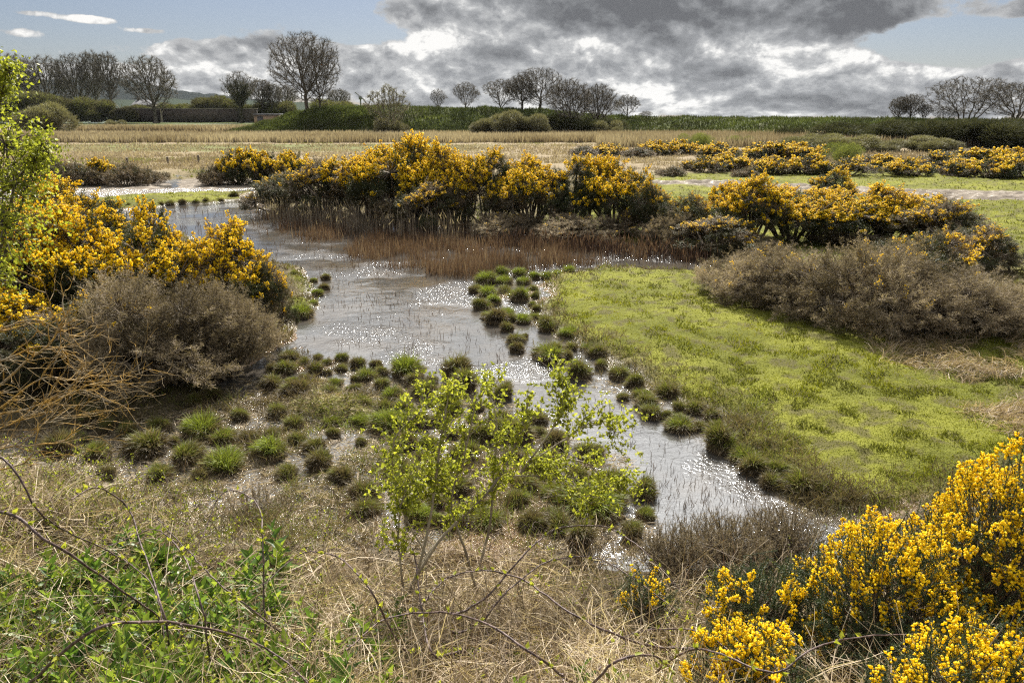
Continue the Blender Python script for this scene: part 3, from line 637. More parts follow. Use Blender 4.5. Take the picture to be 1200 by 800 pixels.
TT['willow'] = tree_template('budding_willow', 47, 8, 6, 'x', twigmin=.015, zlo=.12, shape=.5, nat=800, trunk=((0, 0, .2), (.1, 0, .2), (-.12, .03, .2)), mat='bark_pale', buds=6000, budsize=.10, budcol=(.3, .9))
used = set()
def dist(py, z=.1): return G0(600, py, z)[1]
def place(key, px, base_py, top_py, wpx, label, group=None, Y=None, zb=None, rz=None, dims=None, sxy=None, cat=None):
    Y = Y or dist(base_py); b = AT(px, base_py, Y); zb = b[2] if zb is None else zb; top = AT(px, top_py, Y)[2]
    src, H0, W0 = dims; W = wpx / FPX * math.hypot(b[1], b[0]) * .98
    s = (W / W0, (sxy or W / W0), (top - zb) / H0); rz = rng.uniform(0, 6.28) if rz is None else rz
    k = id(src)
    if k in used: o = copy_thing(src, (b[0], Y, zb), rz, s, label, group, cat)
    else:
        used.add(k); o = src; o.location = (float(b[0]), float(Y), float(zb)); o.rotation_euler = (0, 0, rz); o.scale = s; o['label'] = label
        if group: o['group'] = group
        if cat: o['category'] = cat
    return o
D_ = {'fan': (TT['fan'], 12, 11), 'tall': (TT['tall'], 20, 9), 'tall2': (TT['tall2'], 20, 12), 'multi': (TT['multi'], 9, 11), 'round': (TT['round'], 8, 7), 'ivy': (TT['ivy'], 16, 9), 'willow': (TT['willow'], 8, 6)}
gl = 'bare trees along the left skyline'
for key, px, by, ty, w, lb in [
    ('tall2', 28, 141, 63, 44, 'bare tree farthest left on the skyline, half hidden by fresh green leaves'),
    ('tall2', 62, 141, 65, 50, 'broad bare tree, second from the left end of the skyline trees'),
    ('tall2', 95, 141, 63, 38, 'bare tree with a wide dark top in the left wood, third from the left'),
    ('tall', 116, 141, 59, 24, 'slim bare tree, tallest of the left wood'),
    ('tall', 134, 142, 61, 28, 'slender bare tree at the right end of the left wood'),
    ('tall2', 183, 143, 65, 56, 'lone domed bare tree in front of the dark garden wall'),
    ('ivy', 283, 143, 82, 36, 'dark ivy covered tree between the garden wall and the mound'),
    ('tall', 309, 142, 92, 28, 'bare tree just right of the dark ivy covered tree'),
    ('tall', 322, 142, 97, 22, 'small bare tree partly behind the mound, left of its big tree'),
    ('tall', 337, 141, 100, 24, 'thin bare tree close behind the left side of the mound tree'),
    ('tall', 398, 140, 104, 26, 'thin bare tree low behind the right side of the mound tree')]:
    place(key, px, by, ty, w, lb, gl, dims=D_[key])
c = embz(362, mndV); zt = c[2] - .3
place('fan', 361, 129, 37, 84, 'largest bare tree with a round crown, standing on the green mound', None, Y=c[1], zb=zt, dims=D_['fan'])
c = embz(374, mndV); place('fan', 376, 128, 56, 48, 'second narrower bare trunk tree close beside the largest tree on the mound', None, Y=c[1] + .6, zb=c[2] - .4, dims=D_['fan'])
ge = 'bare trees on the long grass bank'
for key, px, by, ty, w, lb, onb in [
    ('round', 514, 126, 104, 18, 'smallest lone bare tree on the bank, right of the budding willow', 1),
    ('round', 547, 127, 96, 29, 'neat round bare tree standing alone on the bank', 1),
    ('round', 588, 128, 93, 42, 'bushy bare tree at the left end of the clump on the bank', 1),
    ('fan', 632, 131, 79, 62, 'tallest bare tree of the clump on the bank', 1),
    ('tall2', 612, 131, 88, 40, 'bare tree tucked behind the left of the tallest clump tree', 1),
    ('tall2', 668, 159, 92, 56, 'dark bare tree rooted at the foot of the bank, in the clump centre', 0),
    ('tall2', 700, 157, 98, 46, 'leaning dark bare tree at the right end of the clump by the bank', 0),
    ('round', 735, 138, 111, 32, 'small spreading bare tree alone right of the clump', 1),
    ('round', 757, 139, 130, 16, 'scrubby knee high bare bush on the bank crest right of the clump', 1),
    ('multi', 945, 141, 136, 20, 'low distant bare treetop showing over the middle of the long bank', 2),
    ('multi', 1013, 141, 136, 12, 'tiny distant treetop showing over the bank, left of the right hand trees', 2),
    ('tall2', 1052, 142, 113, 24, 'gnarled bare tree with an open top, left of the right hand trees', 1),
    ('tall2', 1066, 142, 110, 28, 'gnarled bare tree leaning right, second of the right hand trees', 1),
    ('tall', 1082, 142, 122, 14, 'short bare stump like tree between the gnarled pair and the big domed tree', 1),
    ('multi', 1131, 144, 90, 76, 'many stemmed domed bare tree on the right skyline', 1),
    ('multi', 1190, 146, 96, 84, 'wide bare tree cut by the right edge of the picture', 1),
    ('multi', 1108, 145, 124, 30, 'small wind bent bare tree left under the many stemmed domed tree', 1)]:
    if onb == 1: c = embz(px, embV); place(key, px, by, ty, w, lb, ge, Y=c[1] + .5, zb=c[2] - .4, dims=D_[key])
    elif onb == 2: place(key, px, by, ty, w, lb, ge, Y=190, zb=.1, dims=D_[key])
    else: place(key, px, by, ty, w, lb, ge, dims=D_[key])
c = embz(455, embV)
place('willow', 456, 158, 98, 46, 'pale budding willow growing up in front of the bank', None, Y=c[1] - 9.5, dims=D_['willow'])

# rounded shrubs: twiggy dome of fine shoots
def shrub_template(name, seed, H, W, n, label, mat, cat='shrub', size=.25, lobes=9, wood='bark_pale', lo=0, hi=1):
    g = np.random.default_rng(seed); root = empty(name, (0, 0, 0), label, cat)
    c = np.stack([g.uniform(-.32, .32, lobes) * W, g.uniform(-.32, .32, lobes) * W, g.uniform(.25, .72, lobes) * H], 1); r = g.uniform(.16, .28, lobes) * min(W, H * 1.3)
    i = g.integers(0, lobes, n); d = rdir(n, g); rr = g.uniform(.35, 1, n) ** .5; P = c[i] + d * (r[i] * rr)[:, None] * np.array([1, 1, 1]); k = P[:, 2] > .02; P, d, i = P[k], d[k], i[k]
    dd = norm(d + [0, 0, .7] + g.normal(size=P.shape) * .4)
    rn = np.clip(g.uniform(lo, hi, len(P)) * .6 + g.uniform(0, .4, lobes)[i], 0, 1)
    mesh('foliage', [tri_blades(P, P + dd * size, size * .16, g, rn)], M[mat], root)
    m = 60; tips = c[g.integers(0, lobes, m)] + g.normal(size=(m, 3)) * r.mean() * .5; base = np.stack([g.normal(size=m) * .06 * W, g.normal(size=m) * .06 * W, np.zeros(m)], 1); mid = base * .5 + tips * .5 + g.normal(size=(m, 3)) * .05 * W
    tips[:, 2] = np.maximum(tips[:, 2], .1)
    mesh('stems', [tubes(base, mid, .02 * H / 2, .012 * H / 2, 4), tubes(mid, tips, .012 * H / 2, .004 * H / 2, 3)], M[wood], root)
    E = P + dd * size; return (root, float(np.percentile(E[:, 2], 98.5)), float(np.percentile(np.abs(E[:, 0]), 97) * 2))
SH = {'sallow': shrub_template('sallow_bush', 71, 4, 5, 15000, 'x', 'sallow', size=.42),
      'sallow2': shrub_template('sallow_bush', 72, 3, 6, 15000, 'x', 'sallow', size=.38, lobes=14),
      'dark': shrub_template('dark_shrub', 73, 4, 7, 17000, 'x', 'ivy', size=.42, lobes=24),
      'green': shrub_template('leafy_bush', 74, 2, 2.6, 9000, 'x', 'pale_leaf', size=.14),
      'olive': shrub_template('leafing_bush', 75, 8, 8, 22000, 'x', 'olive', size=.8, lobes=34, lo=0, hi=1.1)}
gs = 'rounded sallow bushes at the foot of the bank'
for key, px, by, ty, w, lb, grp in [
    ('sallow', 575, 161, 137, 40, 'round grey olive sallow bush, leftmost of three in front of the bank', gs),
    ('sallow', 598, 161, 131, 48, 'tallest of three round sallow bushes in front of the bank', gs),
    ('sallow', 622, 161, 135, 40, 'round sallow bush, rightmost of three in front of the bank', gs),
    ('sallow', 456, 160, 140, 34, 'twiggy scrub around the foot of the budding willow', None),
    ('dark', 648, 158, 134, 60, 'dark scrub on the bank between the sallow bushes and the dark bare trees', 'scrub under the bank trees'),
    ('dark', 690, 159, 138, 66, 'dark scrub under the leaning bare trees of the clump', 'scrub under the bank trees'),
    ('sallow2', 708, 160, 142, 40, 'olive bush at the right end of the scrub under the clump', 'scrub under the bank trees'),
    ('dark', 925, 166, 150, 26, 'small dark bush by the pale path up the bank', None),
    ('sallow2', 948, 176, 158, 56, 'grey willow scrub, leftmost in front of the right hand bank', 'grey scrub before the right bank'),
    ('sallow2', 990, 178, 158, 66, 'grey willow scrub in the middle before the right hand bank', 'grey scrub before the right bank'),
    ('sallow2', 1030, 178, 163, 50, 'lower grey willow scrub right of the middle one before the bank', 'grey scrub before the right bank'),
    ('sallow', 1086, 179, 160, 46, 'smooth domed grey bush alone before the dark hedge', None),
    ('dark', 1010, 170, 143, 80, 'dark ivy hedge at the left end of the right hand tree belt', 'dark hedge on the right bank'),
    ('dark', 1060, 171, 141, 80, 'dark hedge under the gnarled bare trees', 'dark hedge on the right bank'),
    ('dark', 1110, 172, 141, 80, 'dark hedge behind the smooth domed grey bush', 'dark hedge on the right bank'),
    ('dark', 1155, 173, 140, 80, 'dark hedge under the many stemmed domed tree', 'dark hedge on the right bank'),
    ('dark', 1205, 174, 140, 90, 'dark hedge cut off by the right edge', 'dark hedge on the right bank'),
    ('olive', 1102, 160, 143, 24, 'yellow green leafing bush high in the dark hedge', None),
    ('green', 815, 176, 156, 32, 'small pale green bush, leftmost of three beyond the gorse', 'green bushes among the far gorse'),
    ('green', 864, 172, 159, 26, 'smallest pale green bush beyond the gorse', 'green bushes among the far gorse'),
    ('green', 986, 192, 167, 42, 'brightest green bush among the far gorse', 'green bushes among the far gorse'),
    ('olive', 20, 142, 106, 60, 'brown green thicket at the left end of the wood', 'undergrowth of the left wood'),
    ('olive', 55, 142, 111, 50, 'olive thicket under the second bare tree of the left wood', 'undergrowth of the left wood'),
    ('olive', 85, 141, 117, 44, 'olive thicket in the middle of the left wood', 'undergrowth of the left wood'),
    ('olive', 112, 142, 116, 40, 'yellow olive thicket under the slim tall trees', 'undergrowth of the left wood'),
    ('olive', 146, 142, 127, 26, 'low thicket beside the last tree of the left wood', 'undergrowth of the left wood'),
    ('sallow', 53, 158, 122, 46, 'tan rounded willow bush beside the fresh green tree', None),
    ('olive', 222, 142, 123, 36, 'grey leafing thicket over the wall, left of the ivy tree', 'thickets behind the garden wall'),
    ('olive', 250, 142, 114, 40, 'tallest leafing thicket left of the ivy tree', 'thickets behind the garden wall'),
    ('olive', 268, 143, 118, 30, 'green leafing thicket touching the ivy tree', 'thickets behind the garden wall'),
    ('olive', 300, 144, 122, 34, 'brown thicket right of the ivy tree', 'thickets behind the garden wall'),
    ('olive', 330, 143, 120, 36, 'brown thicket behind the left slope of the mound', 'thickets behind the garden wall'),
    ('olive', 390, 143, 118, 50, 'dim thicket behind the mound, right of its big tree', 'thickets behind the garden wall'),
    ('olive', 163, 142, 124, 30, 'dim scrub beside the dark roofed house', 'thickets behind the garden wall'),
    ('olive', 203, 142, 122, 34, 'dim scrub right of the lone domed tree', 'thickets behind the garden wall'),
    ('sallow2', 136, 152, 141, 22, 'grey scrub on the small grass heap in the far field', None)]:
    Y = dist(by)
    if key == 'olive' and px > 150 and px < 1000: Y = 255
    elif key == 'olive' and px < 150: Y = 232
    if key == 'olive' and px > 1000: c = embz(px, embV); Y = c[1] - 4
    if 'right bank' in (grp or '') and key == 'dark': Y = dist(by)
    place(key, px, by, ty, w, lb, grp, Y=Y, zb=(.1 if Y > 40 and key != 'olive' or px < 1000 else None), dims=SH[key])

# ------------------------------------------------------------------ far man-made things
def box_parts(x0, x1, y0, y1, z0, z1):
    V = np.array([[x, y, z] for z in (z0, z1) for (x, y) in ((x0, y0), (x1, y0), (x1, y1), (x0, y1))], float)
    F = np.array([[0, 3, 2, 1], [4, 5, 6, 7], [0, 1, 5, 4], [1, 2, 6, 5], [2, 3, 7, 6], [3, 0, 4, 7]]); return V, F, None
M['brick'] = mat_bark('dark_brick', (.048, .038, .033), (.085, .065, .054), .9)
M['slate'] = mat_bark('slate_roof', (.06, .062, .07), (.10, .10, .11), .8)
M['stone'] = mat_bark('house_stone', (.16, .14, .12), (.24, .21, .18), .7)
M['white'] = mat_bark('white_sheet', (.7, .7, .7), (.8, .8, .8), 1, .6, 0)
M['steel'] = mat_bark('grey_steel', (.12, .12, .13), (.2, .2, .2), 4)
M['tan_wall'] = mat_bark('tan_wall', (.20, .15, .11), (.27, .20, .145), 2)
def far_things():
    Y = 238.; a, b = AT(138, 142, Y), AT(302, 142, Y); zt = AT(200, 128, Y)[2]
    w = empty('garden_wall', (a[0], Y, 0), 'long dark brick garden wall behind the far field', 'wall')
    mesh('masonry', [box_parts(0, b[0] - a[0], 0, .5, 0, zt)], M['brick'], w); mesh('coping', [box_parts(-.1, b[0] - a[0] + .1, -.1, .6, zt + .003, zt + .25)], M['stone'], w)
    Y = 262.; a, b = AT(158, 142, Y), AT(178, 142, Y); ze = AT(168, 123, Y)[2]; zr = AT(168, 117, Y)[2]; W = b[0] - a[0]
    h = empty('house', (a[0], Y, 0), 'small dark slate roofed house behind the garden wall', 'house')
    wl = mesh('wall', [box_parts(0, W, 0, 7, 0, ze)], M['stone'], h)
    V = np.array([[-.4, -.4, ze], [W + .4, -.4, ze], [W + .4, 7.4, ze], [-.4, 7.4, ze], [.0, 3.5, zr], [W, 3.5, zr]], float)
    mesh('roof', [(V, np.array([[0, 1, 5, 4], [2, 3, 4, 5]]), None), (V, np.array([[0, 4, 3], [1, 2, 5]]), None)], M['slate'], h)
    mesh('chimney', [box_parts(.2, 1.0, 3.1, 3.9, zr - .8, zr + .8)], M['stone'], h)
    mesh('window', [box_parts(W * .55, W * .55 + .9, -.05, .05, ze - 1.4, ze - .5)], M['slate'], h)
    c = embz(434, embV); Y = c[1] + 30; a, b = AT(424, 126, Y), AT(444, 126, Y); zt = AT(434, 124, Y)[2]
    s = empty('shed', (a[0], Y, 0), 'long low white roofed shed showing over the bank', 'shed'); W = b[0] - a[0]
    mesh('wall', [box_parts(0, W, 0, 5, 0, zt - .5)], M['stone'], s); mesh('roof', [box_parts(-.2, W + .2, -.2, 5.2, zt - .5, zt)], M['white'], s)
    Y = 320.; a = AT(423, 127, Y); zt = AT(423, 114, Y)[2]; tp = AT(416, 108, Y); en = AT(428, 118, Y)
    s = empty('crane', (a[0], Y, 0), 'small jib crane on the skyline right of the big mound tree', 'crane')
    m0 = np.array([[0, 0, 0]], float); m1 = np.array([[0, 0, zt]]); mesh('mast', [tubes(m0, m1, .35, .3, 4)], M['steel'], s)
    mesh('jib', [tubes(np.array([[en[0] - a[0], 0, en[2]]]), np.array([[tp[0] - a[0], 0, tp[2]]]), .25, .2, 4)], M['steel'], s)
    mesh('cab', [box_parts(-.6, .6, -.6, .6, zt - .9, zt + .5)], M['steel'], s)
    Y = 190.; a, b = AT(298, 142, Y), AT(326, 142, Y); zt = AT(312, 133.5, Y)[2]
    s = empty('hut', (a[0], Y, 0), 'small low hut with tan wall at the left foot of the mound', 'hut'); W = b[0] - a[0]
    mesh('wall', [box_parts(0, W, 0, 4, 0, zt - .4)], M['tan_wall'], s); mesh('roof', [box_parts(-.2, W + .2, -.3, 4.3, zt - .397, zt)], M['slate'], s)
    mesh('door', [box_parts(.8, 2.2, -.06, .05, 0.02, zt - .6)], M['slate'], s)
    # fence posts in the left marsh and a leaning bare pole in the far field
    gp = 'weathered fence posts in the left marsh'
    for i, (px, by, ty, lb) in enumerate([(150, 197, 185, 'weathered fence post behind the dark bushes, left of the other post'), (197, 194, 184, 'weathered fence post standing in pale grass, left of the flooded track'), (133, 155, 148, 'thin post beside the small grass heap'), (233, 192, 182, 'weathered fence post above the flooded track')]):
        P = G0(px, by, .1); zt = AT(px, ty, P[1])[2]
        V, F, _ = tubes(np.array([[0, 0, -.3]]), np.array([[.02, 0, zt]]), .09, .075, 7); cap = V[7:14]
        V2 = np.concatenate([V, cap.mean(0, keepdims=True) + [0, 0, .04]]); T = np.array([[7 + j, 7 + (j + 1) % 7, 14] for j in range(7)])
        o = mesh('fence_post', [(V2, F, None), (V2, T, None)], M['wood_post'], label=lb, category='post', group=gp); o.location = (P[0], P[1], 0)
    for px, by, ty, lb in ((141, 140, 122, 'pale dead tree trunk stub at the right end of the left wood'), (190, 143, 124, 'pale forked dead tree just right of the lone domed tree')):
        Y = dist(by); b = AT(px, by, Y); H = AT(px, ty, Y)[2]
        s = empty('dead_tree', (b[0], Y, 0), lb, 'tree')
        P = np.array([[0, 0, 0], [.1, 0, H * .5], [-.1, 0, H * .8], [.9, 0, H * .75], [1.8, 0, H * 1.2], [-.6, 0, H]])
        mesh('trunk', [tubes(P[[0, 1]], P[[1, 2]], [.4, .3], [.3, .18], 6)], M['bark_pale'], s); mesh('branch', [tubes(P[[1, 3, 2]], P[[3, 4, 5]], [.16, .1, .12], [.1, .04, .04], 5)], M['bark_pale'], s)
far_things()

# ------------------------------------------------------------------ gorse
def gorse_template(name, seed, W, H, nclump, nspr, slen, swid, flower, brown, fr, nfl, label, leafmat='gorse_leaf', cat='gorse bush', lobes=16, spray=.18, depth=1.0):
    g = np.random.default_rng(seed); root = empty(name, (0, 0, 0), label, cat)
    a = g.uniform(0, 6.283, lobes); q = np.sqrt(g.uniform(0, 1, lobes)); rad = q * W * .36
    c = np.stack([np.cos(a) * rad, np.sin(a) * rad * depth, H * (.80 - .42 * q ** 2) * g.uniform(.55, 1.0, lobes) - .02], 1)
    r = g.uniform(.13, .32, lobes) * min(H, W * .6); c[:, 2] = np.minimum(c[:, 2], H - r); c[:, 2] = np.maximum(c[:, 2], r * .5)
    i = g.choice(lobes, nclump * 4, p=r ** 2 / (r ** 2).sum()); d = rdir(len(i), g); bump = .62 + .66 * vnoise(d[:, 0] * 3.1 + i * 7.7, d[:, 1] * 3.1 + d[:, 2] * 2.7, seed) * 1.0
    P = c[i] + d * (r[i] * bump)[:, None]
    dl = np.linalg.norm(P[:, None] - c[None], axis=2) / r[None]; dl[np.arange(len(i)), i] = 9
    hole = vnoise(P[:, 0] * 2.3 + P[:, 2] * 1.9 + seed, P[:, 1] * 2.3 - P[:, 2] * 1.4, seed + 5)
    ok = (hole > .24) & (dl.min(1) > .78) & (P[:, 2] > .06) & (d[:, 2] > -.75); P, d, i = P[ok][:nclump], d[ok][:nclump], i[ok][:nclump]; n = len(P)
    nrm = norm(d + np.array([0, 0, .45]))
    lt = g.uniform(0, 1, lobes)
    hz = P[:, 2] / H; lump = fbm(P[:, 0] * 1 + P[:, 2] * 1.3, P[:, 1] + P[:, 2] * .7 + seed, 1.9, 2, seed)
    # feathery sprays, each an axis set with short side sprigs
    ax = norm(nrm + g.normal(size=P.shape) * .38 + [0, 0, .15]); A = spray * g.uniform(.55, 1.35, n) * (1 + .35 * (hz > .7))
    ci = np.repeat(np.arange(n), nspr); m = len(ci); t_ = g.uniform(0, 1, m); o_ = perp(ax[ci], g)
    B = P[ci] - nrm[ci] * .10 + ax[ci] * (A[ci] * t_)[:, None] + o_ * (g.uniform(0, .06, m) * (1 - t_))[:, None]
    dd = norm(ax[ci] * (.55 + .5 * t_)[:, None] + o_); L = slen * g.uniform(.6, 1.3, m) * (1.15 - .6 * t_)
    brownc = np.clip(brown + (lump - .5) * 1.3 + (lt[i] - .5) * .55 - .15 * (hz - .5), 0, 1)
    rn = np.clip(brownc[ci] * .85 + g.uniform(-.12, .2, m) + .12 * (t_ - .4), 0, 1)
    parts = [tri_blades(B, B + dd * L[:, None], swid, g, rn), tubes(P - nrm * .12, P + ax * (A * .95)[:, None], swid * .35, swid * .15, 3, brownc)]
    for s in (.4, .75):   # side spines
        C = B + dd * (L * s)[:, None]; ds = norm(dd * .6 + perp(dd, g)); parts.append(tri_blades(C, C + ds * (L * .5)[:, None], swid * .8, g, np.clip(rn + .08, 0, 1)))
    mesh('foliage', parts, M[leafmat], root)
    # flowers crowd the tips of sunny sprays
    if flower > 0:
        pf = flower * sstep(.32, .72, hz + .22 * d[:, 2] + .25 * (lump - .5)) * sstep(.40, .47, lump + .20 * (np.clip(flower, .45, 2) - .7)) * (1.15 - .5 * brownc)
        fc = np.where(g.uniform(size=n) < pf)[0]; fi = np.repeat(fc, nfl); k = len(fi); t_ = g.uniform(.15, 1.05, k)
        FP = P[fi] - nrm[fi] * .08 + ax[fi] * (A[fi] * t_)[:, None] + perp(ax[fi], g) * (slen * g.uniform(.2, .75, k) * (1.1 - .5 * t_))[:, None]
        if k: mesh('flowers', [blobs(FP, fr * g.uniform(.6, 1.2, k), g, np.clip(g.normal(.5, .22, k), 0, 1))], M['gorse_flower'], root)
    # woody stems up to the lobes and on to the clumps
    S0, S1, ra, rb = [], [], [], []
    for j in range(lobes):
        b0 = np.array([c[j, 0] * .25 + g.normal() * .05, c[j, 1] * .25 + g.normal() * .05, -.05]); mid = (b0 + c[j]) / 2 + g.normal(size=3) * .07 * H
        S0 += [b0, mid]; S1 += [mid, c[j]]; ra += [.020 * H, .015 * H]; rb += [.015 * H, .009 * H]
    ks = g.choice(n, min(n, 420), replace=False); mid = c[i[ks]] * .45 + P[ks] * .55 + g.normal(size=(len(ks), 3)) * .02 * H
    S0 = np.concatenate([np.array(S0), c[i[ks]], mid]); S1 = np.concatenate([np.array(S1), mid, P[ks]]); ra = np.concatenate([ra, np.full(len(ks), .006 * H), np.full(len(ks), .004 * H)]); rb = np.concatenate([rb, np.full(len(ks), .004 * H), np.full(len(ks), .0015 * H)])
    mesh('stems', [tubes(S0, S1, ra, rb, 4)], M['gorse_wood'], root)
    E = P + ax * A[:, None]; return (root, float(np.percentile(E[:, 2], 98.5)), float(np.percentile(np.abs(E[:, 0]), 97) * 2))
GT = {}
GT['A'] = gorse_template('gorse_bush', 101, 2.6, 2.4, 1100, 24, .085, .011, 1.25, .34, .021, 22, 'x', lobes=18)
GT['B'] = gorse_template('gorse_bush', 102, 2.6, 2.4, 1100, 24, .085, .011, 1.1, .40, .021, 22, 'x', lobes=22)
GT['C'] = gorse_template('gorse_bush', 103, 2.8, 2.4, 1100, 24, .085, .012, .62, .60, .020, 20, 'x', lobes=20)
GT['D'] = gorse_template('gorse_bush', 104, 2.4, 2.6, 950, 24, .085, .011, 1.1, .38, .021, 22, 'x', lobes=14)
GT['X'] = gorse_template('dead_gorse_bush', 105, 2.8, 2.0, 1000, 30, .10, .010, 0, .55, .017, 9, 'x', leafmat='gorse_dead', lobes=22, spray=.34)
GT['Y'] = gorse_template('dead_gorse_bush', 106, 3.0, 1.7, 1000, 30, .10, .010, .10, .60, .015, 14, 'x', leafmat='gorse_dead', lobes=26, spray=.30)
GT['F'] = gorse_template('gorse_bush', 107, 2.6, 1.8, 600, 12, .12, .026, 1.25, .42, .048, 7, 'x', lobes=17, spray=.2)
GT['Fb'] = gorse_template('gorse_bush', 108, 2.8, 1.6, 600, 12, .12, .026, .8, .6, .045, 6, 'x', lobes=17, spray=.2)
GT['Fx'] = gorse_template('dark_scrub_bush', 109, 2.8, 1.6, 600, 12, .14, .026, .06, .75, .032, 3, 'x', lobes=17, spray=.25)
def place_gorse(key, px, by, ty, w, lb, grp):
    src, H0, W0 = GT[key]; Yf = dist(by); w *= 1.14; wm = w / FPX * Yf; Y = Yf + wm * .36
    place(key, px, by, ty, w, lb, grp, Y=Y, zb=.03, dims=GT[key])
g1 = 'gorse thicket on the left bank'; g2 = 'gorse hedge across the middle'; g3 = 'dead gorse thicket beside the lawn'; g4 = 'far gorse beyond the track'; g5 = 'dark scrub by the flooded track'
